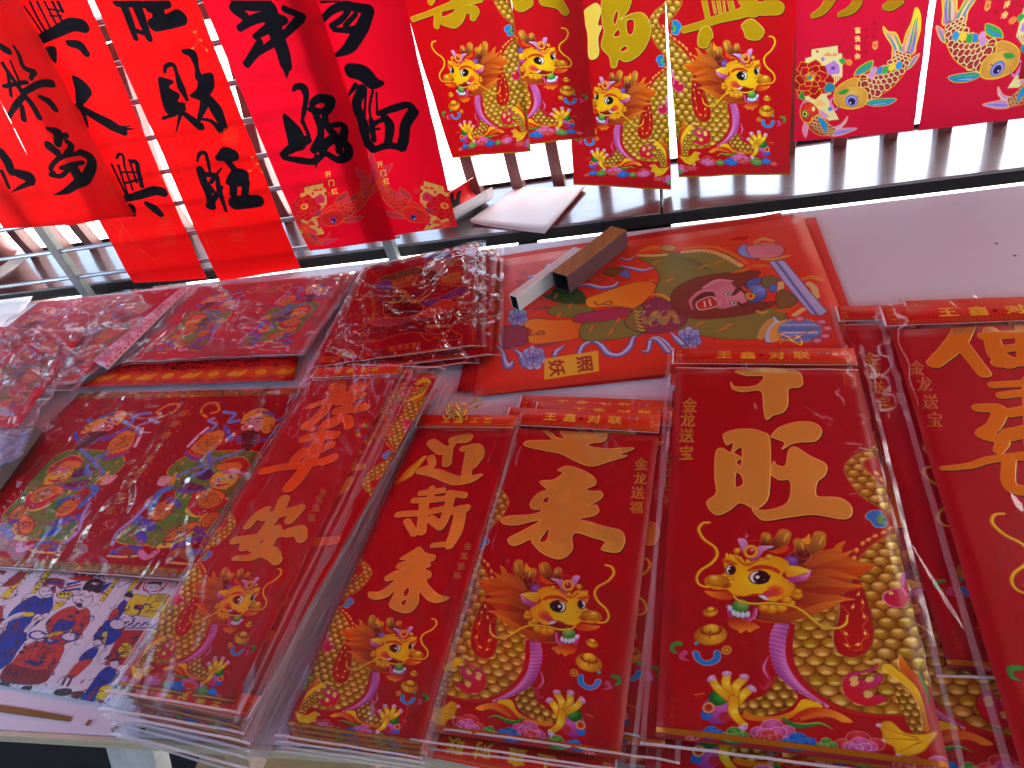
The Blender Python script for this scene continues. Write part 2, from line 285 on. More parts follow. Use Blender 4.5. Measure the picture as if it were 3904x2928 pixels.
    # ear
    c.fill([(612,372),(680,335),(760,325),(765,380),(748,420),(700,410),(640,390)],('lin',(640,350),(255,240,60),(740,400),(235,170,15))); c.fill([(605,365),(640,395),(700,412),(752,418),(738,458),(690,462),(635,435)],('lin',(640,400),(235,150,215),(690,460),(180,60,140)))
    # crown
    c.fill([(815,160),(865,145),(925,150),(948,205),(968,262),(915,240),(880,190)],('lin',(830,150),(235,195,230),(950,250),(170,80,170))); c.fill([(985,110),(1005,70),(1048,66),(1035,130),(1015,200),(985,235),(975,170)],('lin',(1030,70),(225,180,230),(985,230),(170,80,170)))
    c.line([(860,250),(920,265),(990,300),(1040,260),(1060,190)],[14,16,18,16,12],(215,110,25))
    for x,y,r in ((855,245,24),(990,272,21),(1055,170,25),(905,262,14),(1060,225,14)): c.ell((x,y),r,r,('rad',(x-6,y-7),r,(255,225,70),(210,140,15)))
    c.ell((966,186),50,60,(228,165,20)); c.ell((966,186),38,46,(252,215,80)); c.ell((966,186),29,36,('rad',(956,172),44,(235,85,60),(150,10,15))); c.ell((957,172),8,9,(255,200,190))
    # whiskers
    c.line([(1240,-112),(1285,-110),(1312,-70),(1308,-20),(1270,55),(1200,130),(1184,200),(1220,270),(1288,325),(1312,385),(1290,440),(1235,464)],[20,24,24,24,24,24,24,24,22,20,18,14],(200,140,5)); c.line([(1240,-112),(1285,-112),(1310,-70),(1305,-20),(1268,52),(1198,128),(1181,200),(1218,268),(1286,322),(1309,385),(1288,438),(1235,463)],11,(255,225,50))
    wl=[(1080,545),(1040,585),(960,605),(860,605),(750,630),(690,670),(640,730),(590,780),(520,797),(465,770),(450,715)]
    c.line(wl,[14,20,20,20,20,20,20,20,18,16,10],(195,140,5)); c.line([(x-1,y-3) for x,y in wl],9,(255,230,60))
    # treasures
    def ingot(x,y,r):
        c.ell((x,y+r*.1),r,r*.72,('rad',(x-r*.2,y+r*.3),r*1.1,(250,205,50),(190,110,15)),edge=(170,95,10),ew=4); c.ell((x,y-r*.2),r*.68,r*.36,(150,60,15)); c.ell((x,y-r*.32),r*.5,r*.36,('rad',(x-r*.1,y-r*.5),r*.6,(255,230,60),(215,150,20)))
    ingot(1218,645,46); ingot(1213,800,95)
    c.line([(1190,800),(1240,790)],7,(160,80,15)); c.line([(1215,780),(1218,830)],7,(160,80,15))
    c.ell((1123,913),29,29,(225,160,40)); c.ell((1123,913),18,18,(180,100,20)); c.ell((1123,913),8,8,(240,190,70)); c.ell((1292,862),14,14,(60,170,160))
    c.line([(1172,930),(1180,970),(1230,992),(1275,968),(1292,930)],[44,40,34,38,44],(150,200,225)); c.line([(1172,930),(1180,970),(1230,992),(1275,968),(1292,930)],[34,30,24,28,34],(20,130,215))
    c.line([(1385,860),(1425,865),(1428,905),(1395,925)],[30,32,26,6],(70,155,60)); c.line([(1355,920),(1375,950),(1330,975)],[34,28,6],(205,80,140))
    for P in ([(1140,880),(1160,930),(1120,960)],[(1290,690),(1330,680),(1325,720)],[(1010,880),(1030,860),(1045,885)]): c.line(P,5,(200,70,40),op=.7)
    return c
# ------------------------------------------------------------------ lettering: glyph outlines -> paint
_gc={}
def glyph(ch):
    """triangles of one glyph in a unit box (x right, y up)"""
    if ch in _gc: return _gc[ch]
    cu=bpy.data.curves.new('glyph','FONT'); cu.body=ch; cu.size=1; o=bpy.data.objects.new('glyph',cu); C.objects.link(o)
    bpy.context.view_layer.update(); dg=bpy.context.evaluated_depsgraph_get(); me=o.evaluated_get(dg).to_mesh(); me.calc_loop_triangles()
    co=np.zeros(len(me.vertices)*3); me.vertices.foreach_get('co',co); co=co.reshape(-1,3)[:,:2]
    tr=np.zeros(len(me.loop_triangles)*3,int); me.loop_triangles.foreach_get('vertices',tr); tr=tr.reshape(-1,3)
    o.evaluated_get(dg).to_mesh_clear(); bpy.data.objects.remove(o); bpy.data.curves.remove(cu)
    if len(co): 
        c0=(co.min(0)+co.max(0))/2; co=(co-c0)
    _gc[ch]=(co,tr); return _gc[ch]
def text(c,s,p0,p1,size,col,rot=None,foil=0,op=1,bold=0,edge=None):
    """characters spread from p0 to p1 (input units); rot = glyph rotation in degrees, x right / y down frame"""
    n=len(s)
    for i,ch in enumerate(s):
        if ch==' ': continue
        t=i/max(n-1,1); p=np.array(p0)+(np.array(p1)-np.array(p0))*t
        co,tr=glyph(ch)
        if not len(tr): continue
        a=radians(rot or 0); q=np.stack([co[:,0],-co[:,1]],1)*size; q=np.stack([q[:,0]*cos(a)-q[:,1]*sin(a),q[:,0]*sin(a)+q[:,1]*cos(a)],1)+p
        for dx,dy in ([(0,0)] if not bold else [(-bold,0),(bold,0),(0,-bold),(0,bold)]):
            Q=c.T(q+(dx,dy)); T3=[Q[t_] for t_ in tr]; T3=[x if (x[1][0]-x[0][0])*(x[2][1]-x[0][1])-(x[1][1]-x[0][1])*(x[2][0]-x[0][0])>0 else x[::-1] for x in T3]
            r=c._mask(T3)
            if r: c._put(*r,col,foil,op)
# ------------------------------------------------------------------ the printed sheets (flat print, painted in code)
RED=(196,10,22)
def wpt(p,pl): return at(p,pl[1]) if pl[0]=='z' else aty(p,pl[1])
def rect3(tl,tr,br,pl):
    """fourth corner of a true rectangle on its plane, as photo points"""
    A,B,D=[wpt(p,pl) for p in (tl,tr,br)]; return [tl,tr,br,tuple(proj(A+(D-B)))]
def frame(quad,wpx,pl,bg=RED):
    P=[wpt(p,pl) for p in quad]; n=np.linalg.norm
    w=(n(P[1]-P[0])+n(P[2]-P[3]))/2; h=(n(P[3]-P[0])+n(P[2]-P[1]))/2
    H=int(wpx*h/w); c=Cv(wpx,H,bg); c.Hm=hom(quad,[(0,0),(wpx,0),(wpx,H),(0,H)]); c.P=P; c.ww,c.wh=w,h
    rng=np.random.default_rng(wpx); m=rng.normal(0,2.0,(c.h,c.w,1)); c.rgb+=m
    return c
def crop(c,ox,oy,s):
    """draw in the pixel frame of a photo crop"""
    f=lambda P:c.Hm(np.asarray(P,float)/s+np.array([ox,oy]))
    q=np.array([(0,0),(c.w,0),(c.w,c.h),(0,c.h)],float)
    inv=hom(q,[(0,0),(1,0),(1,1),(0,1)])
    # local scale measured at the sheet's middle
    Hi=hom([tuple(x) for x in c.Hm(np.array([(ox,oy),(ox+500/s,oy),(ox+500/s,oy+500/s),(ox,oy+500/s)]))],[(0,0),(500,0),(500,500),(0,500)])
    m=Hi(np.array([(c.w/2,c.h/2)]))[0]; c.T=f
    a=f(np.array([m,m+(10,0),m+(0,10)])); c.k=float(sqrt(np.hypot(*(a[1]-a[0]))*np.hypot(*(a[2]-a[0])))/10); return c
def at_scale(c,p):
    a=c.T(np.array([p,(p[0]+10,p[1]),(p[0],p[1]+10)],float)); c.k=float(sqrt(np.hypot(*(a[1]-a[0]))*np.hypot(*(a[2]-a[0])))/10)
def ornament(c,mask,n,cols,size,seed=1,lo=.5):
    """small curls and petals scattered where the figure is"""
    rng=np.random.default_rng(seed); ys,xs=np.where(mask>lo); T,k=c.T,c.k; c.T=lambda P:np.asarray(P,float); c.k=1
    for i in range(n):
        j=rng.integers(len(xs)); x,y=xs[j],ys[j]; a=rng.uniform(0,6.3); r=size*rng.uniform(.5,1.2); col=cols[rng.integers(len(cols))]
        if i%3==0: c.ell((x,y),r*.5,r*.25,col,rot=math.degrees(a))
        else: th=np.linspace(a,a+rng.uniform(1.5,4.5),6); c.line(np.stack([x+r*np.cos(th),y+r*.8*np.sin(th)],1),[1.2,size*.16,1],col,n=3)
    c.T,c.k=T,k
GOLD=(214,178,68)
def gold_poly(c,P,holes=(),col=GOLD,rim=(250,205,95),d=5,sm=True):  # emboss shadow and bright rim are painted in around the foil
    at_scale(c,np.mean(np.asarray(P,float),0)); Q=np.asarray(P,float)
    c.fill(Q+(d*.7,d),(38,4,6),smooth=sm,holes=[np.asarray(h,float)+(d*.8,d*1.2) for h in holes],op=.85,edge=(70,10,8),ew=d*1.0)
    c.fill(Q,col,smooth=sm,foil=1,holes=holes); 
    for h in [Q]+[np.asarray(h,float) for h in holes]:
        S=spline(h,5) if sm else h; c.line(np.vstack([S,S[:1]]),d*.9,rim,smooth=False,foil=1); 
def gold_brush(c,S,col=GOLD,rim=(250,205,95),d=5):  # same painted emboss shadow and lit rim, for brush strokes
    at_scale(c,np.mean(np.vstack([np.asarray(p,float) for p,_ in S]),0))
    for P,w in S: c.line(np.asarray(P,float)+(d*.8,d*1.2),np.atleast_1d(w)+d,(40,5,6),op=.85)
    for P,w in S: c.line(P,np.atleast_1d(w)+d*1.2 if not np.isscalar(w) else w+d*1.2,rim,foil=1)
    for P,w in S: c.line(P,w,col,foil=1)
def ink(c,S,col=(14,14,20)):
    rng=np.random.default_rng(5)
    for P,w in S:
        at_scale(c,P[len(P)//2]); P=np.asarray(P,float); w=np.atleast_1d(np.asarray(w,float)); c.line(P,w,col)
        c.line(P+rng.normal(0,2.5,P.shape),w*.93,col)
def inkp(c,*polys,col=(14,14,20)):
    for P in polys: at_scale(c,P[0]); c.fill(P,col)
def put_dragon(c,mirror,a=1.,b=0.,s0=0.,s1=1.):
    S=DRG.S
    def A(x,y):
        s=x/c.w; s=(1-s) if mirror else s; s=s0+(s1-s0)*s
        t=((c.h-y)/c.w*(s1-s0)-b)/a; return s*S,DRG.h-t*S
    c.paste(DRG,A)
def band(c,y0,y1,col,foil=0): c.rgb[int(y0):int(y1)]=col; c.foil[int(y0):int(y1)]=foil
DRG=dragon_layer(520); DRG.S=520
PR={}     # name -> canvas
# ---- hanging dragon couplets
def hang(name,quad,y,wpx): PR[name]=frame(quad,wpx,('y',y)); PR[name].quad=quad; PR[name].y=y; return PR[name]
GG=(188,160,18); GR=(238,222,90)
HQ={'couplet_xing':[(2537,0),(3036,0),(3004,639),(2590,688)],'couplet_fu':[(2140,-20),(2537,0),(2559,715),(2188,700)],
    'couplet_le':[(1533,-10),(1949,-10),(2030,562),(1723,607)],'couplet_le_right':[(1949,-10),(2222,0),(2272,517),(2020,548)]}
c=hang('couplet_xing',HQ['couplet_xing'],1.398,460); put_dragon(c,False); crop(c,2100,0,1.659)
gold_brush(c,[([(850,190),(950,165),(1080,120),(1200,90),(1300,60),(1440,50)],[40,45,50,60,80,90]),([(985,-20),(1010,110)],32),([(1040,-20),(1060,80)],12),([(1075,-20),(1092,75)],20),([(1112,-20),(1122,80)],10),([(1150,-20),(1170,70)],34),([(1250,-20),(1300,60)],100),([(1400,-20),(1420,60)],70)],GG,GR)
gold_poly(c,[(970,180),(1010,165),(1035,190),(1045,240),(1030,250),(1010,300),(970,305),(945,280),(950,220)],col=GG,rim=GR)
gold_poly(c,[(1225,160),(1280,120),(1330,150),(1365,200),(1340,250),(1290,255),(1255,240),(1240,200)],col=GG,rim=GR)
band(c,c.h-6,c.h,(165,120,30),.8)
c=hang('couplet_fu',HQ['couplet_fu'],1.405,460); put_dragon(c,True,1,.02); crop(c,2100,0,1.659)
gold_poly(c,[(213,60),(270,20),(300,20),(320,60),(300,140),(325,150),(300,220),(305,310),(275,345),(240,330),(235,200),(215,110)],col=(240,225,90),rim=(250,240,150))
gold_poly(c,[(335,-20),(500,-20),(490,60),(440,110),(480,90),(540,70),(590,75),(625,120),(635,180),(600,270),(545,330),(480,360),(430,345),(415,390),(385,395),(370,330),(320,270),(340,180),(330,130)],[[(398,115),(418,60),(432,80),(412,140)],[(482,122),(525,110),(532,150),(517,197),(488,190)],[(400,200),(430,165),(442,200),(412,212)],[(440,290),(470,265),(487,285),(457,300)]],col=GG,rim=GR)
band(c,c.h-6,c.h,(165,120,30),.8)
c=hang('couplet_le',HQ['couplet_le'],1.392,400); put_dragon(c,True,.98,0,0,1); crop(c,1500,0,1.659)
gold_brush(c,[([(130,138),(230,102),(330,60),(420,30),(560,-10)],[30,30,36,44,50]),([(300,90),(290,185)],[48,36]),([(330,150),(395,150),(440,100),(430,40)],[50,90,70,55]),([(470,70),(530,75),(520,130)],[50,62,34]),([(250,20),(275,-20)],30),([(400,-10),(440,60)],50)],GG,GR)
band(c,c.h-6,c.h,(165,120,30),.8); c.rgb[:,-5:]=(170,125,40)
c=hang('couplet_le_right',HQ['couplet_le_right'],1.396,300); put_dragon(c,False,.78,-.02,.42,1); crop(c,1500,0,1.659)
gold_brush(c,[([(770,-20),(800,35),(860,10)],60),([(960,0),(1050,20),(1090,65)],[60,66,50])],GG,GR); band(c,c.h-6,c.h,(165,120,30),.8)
# ---- carp
def fish(c,gold=False):
    """carp sheet in the frame of the right-hand crop (2950,0 x1.6594)"""
    k=lambda col:(tuple(int(v*.22+w*.78) for v,w in zip(col,(190,14,30))) if gold else col)
    ol=(196,96,44) if gold else (240,215,40)
    F=lambda P,col,e=ol,w=4,sm=True:c.fill(P,k(col) if isinstance(col,tuple) and not isinstance(col[0],str) else (col if not gold else (195,25,30)),smooth=sm,edge=e,ew=w)
    pl=(196,140,70) if gold else (226,216,150)
    c.fill([(250,310),(425,285),(425,330),(452,328),(455,480),(380,560),(385,590),(352,602),(430,750),(362,760),(200,620),(205,360),(245,358)],pl,smooth=False)
    for P in ([(210,288),(250,302),(430,275),(472,240)],[(160,348),(200,362),(246,350)],[(430,332),(472,322),(518,288)]): c.line(P,6,(150,40,30))
    for x in range(368,450,14): c.line([(x,480),(x,600)],3,(170,60,40))
    c.fill([(330,350),(360,330),(385,345),(400,330),(420,350)],k((235,150,100))); c.ell((288,323),9,9,(205,90,60)); c.fill([(270,660),(300,620),(330,640),(345,665)],k((240,190,110)))
    # peony
    for i,(r,n,rad) in enumerate(((100,9,46),(66,7,40),(34,5,26))):
        for j in range(n):
            a=2*pi*j/n+i*.5; x,y=250+r*1.05*cos(a),500+r*.85*sin(a)
            F([(x+rad*1.0*cos(a+t)*(1+.14*sin(3*t+i)),y+rad*.8*sin(a+t)*(1+.14*cos(4*t))) for t in np.linspace(0,2*pi,12,endpoint=False)],(185,20,35) if (i+j)%2 else (165,10,25),ol,2 if gold else 3)
    for j in range(14): a=j*.45; c.line([(240,485),(240+36*cos(a),485+28*sin(a))],[2,5],(240,200,60))
    c.ell((238,488),14,14,k((40,150,150)))
    F([(165,600),(185,570),(200,600),(205,630),(180,625),(155,610)],(40,140,60),ol,2); F([(335,560),(360,520),(400,530),(405,560),(375,580),(345,575)],(30,130,170),ol,2)
    for j in range(9):
        a=2*pi*j/9; r=32 if j%2 else 24; c.ell((392+r*cos(a),428+r*.9*sin(a)),20,17,k(('rad',(392,428),50,(150,90,190),(205,160,225))) if False else k((176,120,205)),edge=k((215,180,230)),ew=2)
    c.ell((392,428),14,12,k((110,60,160))); c.ell((325,372),12,14,k((180,120,190))); F([(430,380),(455,362),(472,378),(455,405)],(50,160,80),ol,2); c.ell((495,390),20,18,k((225,130,60)),edge=ol,ew=2)
    # big carp: tail, fins
    T=[(770,352),(765,290),(722,212),(714,165),(742,196),(790,208),(822,285),(850,205),(882,140),(906,48),(932,90),(932,180),(905,270),(882,340)]
    c.fill(T,('lin',(830,340),(200,110,185),(880,120),(235,215,60)) if not gold else k((205,120,190)),edge=ol,ew=8 if not gold else 4)
    for i,(P,col) in enumerate((([(790,340),(775,280),(735,215)],(60,150,205)),([(805,335),(790,280),(760,215)],(240,225,110)),([(818,335),(812,300),(785,225)],(60,170,110)),([(835,335),(850,270),(885,180)],(240,215,60)),([(850,335),(872,260),(905,120)],(40,160,80)),([(868,335),(893,260),(918,110)],(70,130,215)),([(843,338),(860,270),(893,160)],(210,160,225)))): c.line(P,[6,12,4],k(col))
    F([(850,435),(868,375),(922,335),(905,378),(880,415)],(205,130,190),ol,4); c.line([(862,420),(905,350)],[10,4],k((60,160,110)))
    F([(598,632),(690,618),(786,620),(745,655),(668,668),(608,655)],(40,140,190),ol,4); c.line([(620,642),(700,632),(770,625)],[14,10,3],k((60,175,90))); c.line([(650,658),(720,648)],[8,4],k((190,150,220)))
    body=[(530,487),(600,490),(680,470),(740,430),(775,375),(785,328),(872,335),(862,400),(832,460),(780,530),(700,590),(612,622),(590,560),(555,545)]
    c.fill(body,k((150,25,45)))
    sp=spline([(575,555),(660,530),(740,470),(800,400),(826,335)],10,False); d=np.gradient(sp,axis=0); nn=np.stack([-d[:,1],d[:,0]],1)/np.hypot(d[:,0],d[:,1])[:,None]
    for i in range(len(sp)-2,0,-3):
        wd=np.interp(i,[0,len(sp)-1],[78,42]); 
        for jj in (np.linspace(-.78,.78,4) if (i//3)%2 else np.linspace(-.52,.52,3)):
            p=sp[i]+nn[i]*wd*jj; r=wd*.34
            c.ell(p,r,r,k((150,20,45)) if (i+int(jj*9))%3 else k((190,90,60)),edge=(pl if not gold else ol),ew=7 if not gold else 4); c.ell(p+np.array((2,2)),r*.55,r*.5,k((175,60,60)),op=.8)
    c.line(body[-1:]+[(612,622),(700,590),(780,530),(832,460),(862,400),(872,335)],4,ol); c.line([(530,487),(600,490),(680,470),(740,430),(775,375),(785,328)],4,ol)
    F([(528,472),(558,420),(642,378),(636,425),(602,452),(560,466)],(60,165,80),ol,4); c.line([(550,460),(600,430),(632,400)],[16,12,3],k((50,130,215)))
    for x,y,col in ((650,442,(205,140,210)),(690,442,(50,130,215)),(722,438,(50,165,90)),(760,420,(235,205,60)),(802,410,(50,150,220)),(640,470,(205,140,210))): c.ell((x,y),19,27,k(col),rot=25,edge=ol,ew=2)
    head=[(398,612),(413,560),(465,515),(530,487),(556,500),(553,540),(590,552),(614,592),(606,642),(570,672),(500,684),(430,668),(404,642)]
    c.fill(head,('rad',(520,590),150,(225,180,80),(195,130,40)) if not gold else (200,30,30),edge=ol,ew=5)
    c.fill([(430,590),(455,565),(500,560),(475,590)],k((50,150,60))); c.line([(440,560),(500,535),(540,540)],4,(215,110,50))
    c.line([(400,610),(378,628),(382,660),(405,690),(430,665)],[6,14,20,14,4],k((215,130,190))); c.line([(430,660),(428,705)],[5,2],k((90,120,60)))
    c.ell((515,632),40,38,k((60,120,205))); c.ell((515,634),32,30,k((185,150,215))); c.ell((515,637),24,23,(40,40,110)); c.ell((513,640),12,12,(12,12,20)); c.ell((507,645),5,5,(250,250,250)); c.line([(545,612),(560,600)],4,(90,40,20))
    # small carp
    c.fill([(375,812),(440,780),(486,728),(472,775),(442,803),(545,806),(520,826),(450,852),(385,858)],k((205,140,200)),edge=ol,ew=3); c.line([(395,845),(460,830),(520,815)],[8,10,3],k((60,130,215))); c.line([(400,820),(450,795),(475,755)],[10,8,3],k((235,200,140)))
    c.fill([(235,768),(300,700),(345,760),(392,810),(384,845),(330,858),(270,838),(228,800)],k((165,60,40)),edge=ol,ew=3)
    q=spline([(262,735),(300,780),(345,812),(388,830)],6,False)
    for i in range(len(q)-1,-1,-2):
        for j in (np.linspace(-1,1,4) if (i//2)%2 else np.linspace(-.7,.7,3)): c.ell((q[i][0]+j*np.interp(i,[0,len(q)],[30,8]),q[i][1]-j*np.interp(i,[0,len(q)],[30,16])),13,12,k((165,70,40)),edge=(pl if not gold else ol),ew=3)
    c.fill([(288,738),(345,768),(352,838),(318,805)],k((30,135,195)),edge=ol,ew=2); c.fill([(300,690),(335,705),(366,738),(310,735)],k((215,140,190)),edge=ol,ew=2); c.fill([(200,770),(226,800),(212,872),(184,820)],k((215,130,180)),edge=ol,ew=2)
    c.fill([(170,690),(190,650),(240,640),(290,680),(297,715),(250,742),(235,770),(195,766),(172,730)],('rad',(240,690),80,(225,70,40),(190,30,35)),edge=ol,ew=4); c.line([(175,670),(195,640),(225,635)],10,k((220,120,180)))
    c.ell((205,718),24,23,k((70,160,60))); c.ell((203,718),15,15,(230,215,70)); c.ell((202,718),9,9,(10,10,15)); c.ell((262,685),12,16,k((245,215,150))); c.ell((373,685),13,13,k((40,130,210)))
CARPQ={'couplet_carp':[(3034,0),(3545,0),(3483,500),(3028,542)]}
c=hang('couplet_carp',CARPQ['couplet_carp'],1.40,440); c.rgb[:]=(205,12,52); crop(c,2950,0,1.6594); fish(c)
for i,ch in enumerate('富贵有余'): text(c,ch,(556-i*2,190+i*54),(556,190+i*54),40,(240,205,110),rot=-4,bold=2)
c.fill([(648,262),(680,255),(678,300),(660,315),(644,300)],(225,160,70),smooth=False); text(c,'吉',(662,285),(662,285),26,(200,20,40))
for i,ch in enumerate('年门红'): text(c,ch,(664-i*2,145+i*42),(664,145),30,(120,10,30),op=.8)
for i,ch in enumerate('财源广进'): text(c,ch,(612-i*3,185+i*46),(612,145),28,(120,10,30),op=.7)
gold_brush(c,[([(262,96),(320,66),(360,20),(395,-30)],[34,50,60,60]),([(440,90),(510,60),(545,20),(560,-30)],[30,54,62,60]),([(725,40),(760,30),(800,0)],[40,70,80])],(165,130,15),(210,180,50))
m=PR['couplet_carp']; 
c=Cv(m.w,m.h); c.rgb=m.rgb[:,::-1].copy(); c.foil=m.foil[:,::-1].copy(); c.cov[:]=1; c.ww,c.wh=m.ww,m.wh
sh=int(m.h*.075)
c.rgb=np.vstack([np.repeat(c.rgb[:1]*0+np.array((205,12,52)),2,0),c.rgb[sh:],np.repeat(c.rgb[-1:]*0+np.array((205,12,52)),sh-2,0)])[:m.h]; c.foil=np.vstack([c.foil[:2]*0,c.foil[sh:],np.zeros((sh-2,m.w))])[:m.h]
PR['couplet_carp_right']=c
# ---- black ink couplets
INKR=(226,14,16)
LQ={'ink_xing':[(150,0),(335,0),(788,1062),(507,1080)],'ink_wang':[(361,0),(749,0),(1146,1028),(838,1072)],'ink_hao':[(772,0),(1208,0),(1507,915),(1178,958)],
    'ink_gao':[(1100,0),(1543,0),(1743,865),(1400,915)],'ink_duo':[(-195,0),(76,0),(510,822),(249,862)],'ink_left':[(-450,0),(-197,0),(246,861),(13,872)]}
LQ['ink_xing'][0]=(-60,0)
for n,y in (('ink_xing',1.262),('ink_wang',1.262),('ink_hao',1.256),('ink_gao',1.262),('ink_duo',1.254),('ink_left',1.260)):
    c=hang(n,LQ[n],y,400); c.rgb[:]=INKR if n not in('ink_hao','ink_gao') else (214,8,34); crop(c,0,0,1.508)
def thin(c,Ps,col=(205,110,40),w=3,op=.6):
    for P in Ps: at_scale(c,P[0]); c.line(P,w,col,op=op)
def sprig(c,x,y,s=1):
    thin(c,[[(x,y),(x+20*s,y+50*s),(x+60*s,y+90*s)],[(x+20*s,y+50*s),(x-10*s,y+80*s)]]); 
    for dx,dy in ((0,0),(60,90),(-10,80),(30,40)): c.ell((x+dx*s,y+dy*s),10*s,5*s,(225,150,50),rot=dx,op=.75)
def tower(c,x,y,s=1):
    for i in range(4):
        w=60-i*8; yy=y-i*26*s; thin(c,[[(x-w*s,yy),(x-w*.8*s,yy-10*s),(x+w*.8*s,yy-12*s),(x+w*s,yy-4*s)]],(190,60,30),4); 
        for k in range(7): thin(c,[[(x+(-w*.7+k*w*.23)*s,yy-12*s),(x+(-w*.7+k*w*.23)*s,yy-22*s)]],(190,70,30),3)
c=PR['ink_xing']
ink(c,[([(150,40),(200,110),(262,205)],14),([(172,-10),(220,90),(278,192)],16),([(215,-10),(300,165)],14),([(255,-10),(332,135)],14),([(300,-10),(362,115)],16),([(290,50),(352,62)],10),([(300,92),(362,92)],10),([(330,-10),(368,65)],20),([(240,235),(330,190),(420,145),(480,152)],[45,55,68,74]),([(410,255),(470,270),(505,312)],[35,50,42])])
inkp(c,[(272,285),(332,280),(338,372),(305,345)],[(430,445),(500,480),(545,540),(530,575),(485,625),(455,605),(445,520)])
ink(c,[([(470,625),(560,680),(650,732),(722,770)],[36,46,62,44]),([(720,752),(782,756)],[18,4]),([(700,742),(760,740)],[14,3]),([(490,640),(522,742)],[34,10])])
ink(c,[([(662,960),(742,1130)],14),([(688,920),(700,900),(722,905),(732,960)],14),([(700,960),(752,1130)],12),([(730,960),(782,1100)],12),([(760,930),(802,1060)],12),([(765,940),(800,945),(812,1000),(832,1080)],22),([(720,1000),(802,1000)],10),([(740,1062),(832,1040)],10),([(735,1152),(820,1130),(900,1107),(946,1117)],[34,44,50,50]),([(772,1200),(782,1240)],[44,26]),([(735,1250),(770,1246)],6),([(860,1180),(900,1207),(934,1236)],[30,46,36])])
tower(c,965,1330,.8); tower(c,985,1420,.8); thin(c,[[(690,1260),(740,1330),(800,1420),(910,1500)],[(720,1300),(700,1380),(740,1450)],[(640,1290),(720,1340)],[(870,800),(900,900),(940,1060)]]); 
for i,ch in enumerate('山长水长人兴'): text(c,ch,(868+i*18,805+i*46),(868,805),20,(120,10,10),rot=-25,op=.7)
c=PR['ink_wang']
ink(c,[([(712,0),(755,120),(782,200)],[50,46,30]),([(790,10),(830,120),(862,200)],[60,50,40]),([(680,5),(890,15)],50),([(760,152),(850,182)],25),([(870,40),(965,15)],50),([(922,60),(912,130)],62),([(892,130),(980,112),(1035,92)],[64,70,80])])
ink(c,[([(948,385),(958,352),(998,345),(1016,390),(1040,470),(1072,540)],[18,20,25,22,45,20]),([(935,640),(1000,622),(1060,590)],18),([(1040,610),(1010,715)],[22,5]),([(1058,618),(1110,660),(1145,688)],[30,46,50]),([(1062,275),(1108,290),(1130,360),(1142,420)],[25,50,25,42]),([(1180,540),(1160,600),(1140,650)],[52,36,22]),([(1200,540),(1240,600),(1278,692)],[52,70,46]),([(1140,650),(1210,662),(1262,718)],[12,20,32])])
inkp(c,[(908,418),(950,418),(1002,440),(972,470),(1032,510),(1022,550),(1062,560),(1052,602),(970,622),(938,580),(918,500)],[(1145,410),(1215,393),(1227,470),(1202,520),(1182,562),(1140,542),(1088,520),(1130,480)])
ink(c,[([(1130,890),(1140,850),(1170,840),(1190,880),(1212,970)],[12,20,24,22,16]),([(1150,945),(1170,1010),(1200,1090),(1216,1150)],[50,46,42,50]),([(1160,962),(1232,970)],30),([(1212,1010),(1270,930)],[25,8]),([(1250,980),(1262,1060),(1302,1182)],[20,32,15]),([(1190,1022),(1222,1062)],32),([(1200,1152),(1250,1080),(1272,1040)],[36,26,20]),([(1252,872),(1300,855),(1335,860)],[34,86,60]),([(1300,890),(1342,942)],36),([(1340,1040),(1340,1082)],42),([(1410,1010),(1402,1090)],36),([(1352,1137),(1420,1130),(1475,1127)],[74,76,70])])
inkp(c,[(1335,940),(1412,950),(1424,1010),(1382,1042),(1298,1022)])
sprig(c,1180,20,1); sprig(c,1120,170,1.1); sprig(c,1440,870,1); thin(c,[[(1110,1240),(1160,1300),(1210,1420)]]); tower(c,1280,1280,.8); tower(c,1370,1370,.8)
for j in range(9): a=2*pi*j/9; c.ell((1312+34*cos(a),748+30*sin(a)),20,13,(228,30,18),rot=j*40,op=.5,edge=(228,70,30),ew=1.5)
for i,ch in enumerate('财源广进年年旺'): text(c,ch,(955+i*16,800+i*38),(0,0),18,(120,10,10),rot=-25,op=.6)
for n in ('ink_hao','ink_gao'): crop(PR[n],900,0,1.508)
c=PR['ink_hao']
ink(c,[([(10,20),(120,30),(190,10)],60),([(0,50),(60,92)],60),([(30,162),(110,112),(200,92),(285,112)],[36,50,60,46]),([(122,212),(200,162),(290,112)],[30,50,44]),([(200,50),(240,180),(280,290),(300,372)],[96,92,82,70]),([(300,372),(306,448)],[58,4]),([(70,368),(130,310),(220,250),(300,190),(378,104)],[40,30,40,36,50]),([(290,52),(390,92)],36),([(62,362),(150,240)],[22,36])])
ink(c,[([(342,520),(358,500),(398,505),(412,560),(402,640),(392,705)],[15,30,50,32,24,14]),([(395,690),(432,780)],22),([(272,890),(330,852),(425,800)],[30,50,46]),([(282,905),(380,920),(460,925),(520,882)],[26,40,36,26]),([(460,862),(500,770),(480,680),(448,605),(488,568),(545,575)],[42,40,42,32,46,62]),([(440,630),(520,642),(550,602)],[30,42,50]),([(520,642),(530,720),(590,800),(602,870)],[32,40,42,40]),([(560,720),(600,715),(630,732),(622,792)],[26,30,36,50]),([(500,862),(560,802),(640,832),(650,890),(602,918),(532,882)],[42,50,46,52,40,32]),([(482,900),(470,962)],[32,4])])
inkp(c,[(285,652),(390,745),(412,850),(330,862),(303,780)])
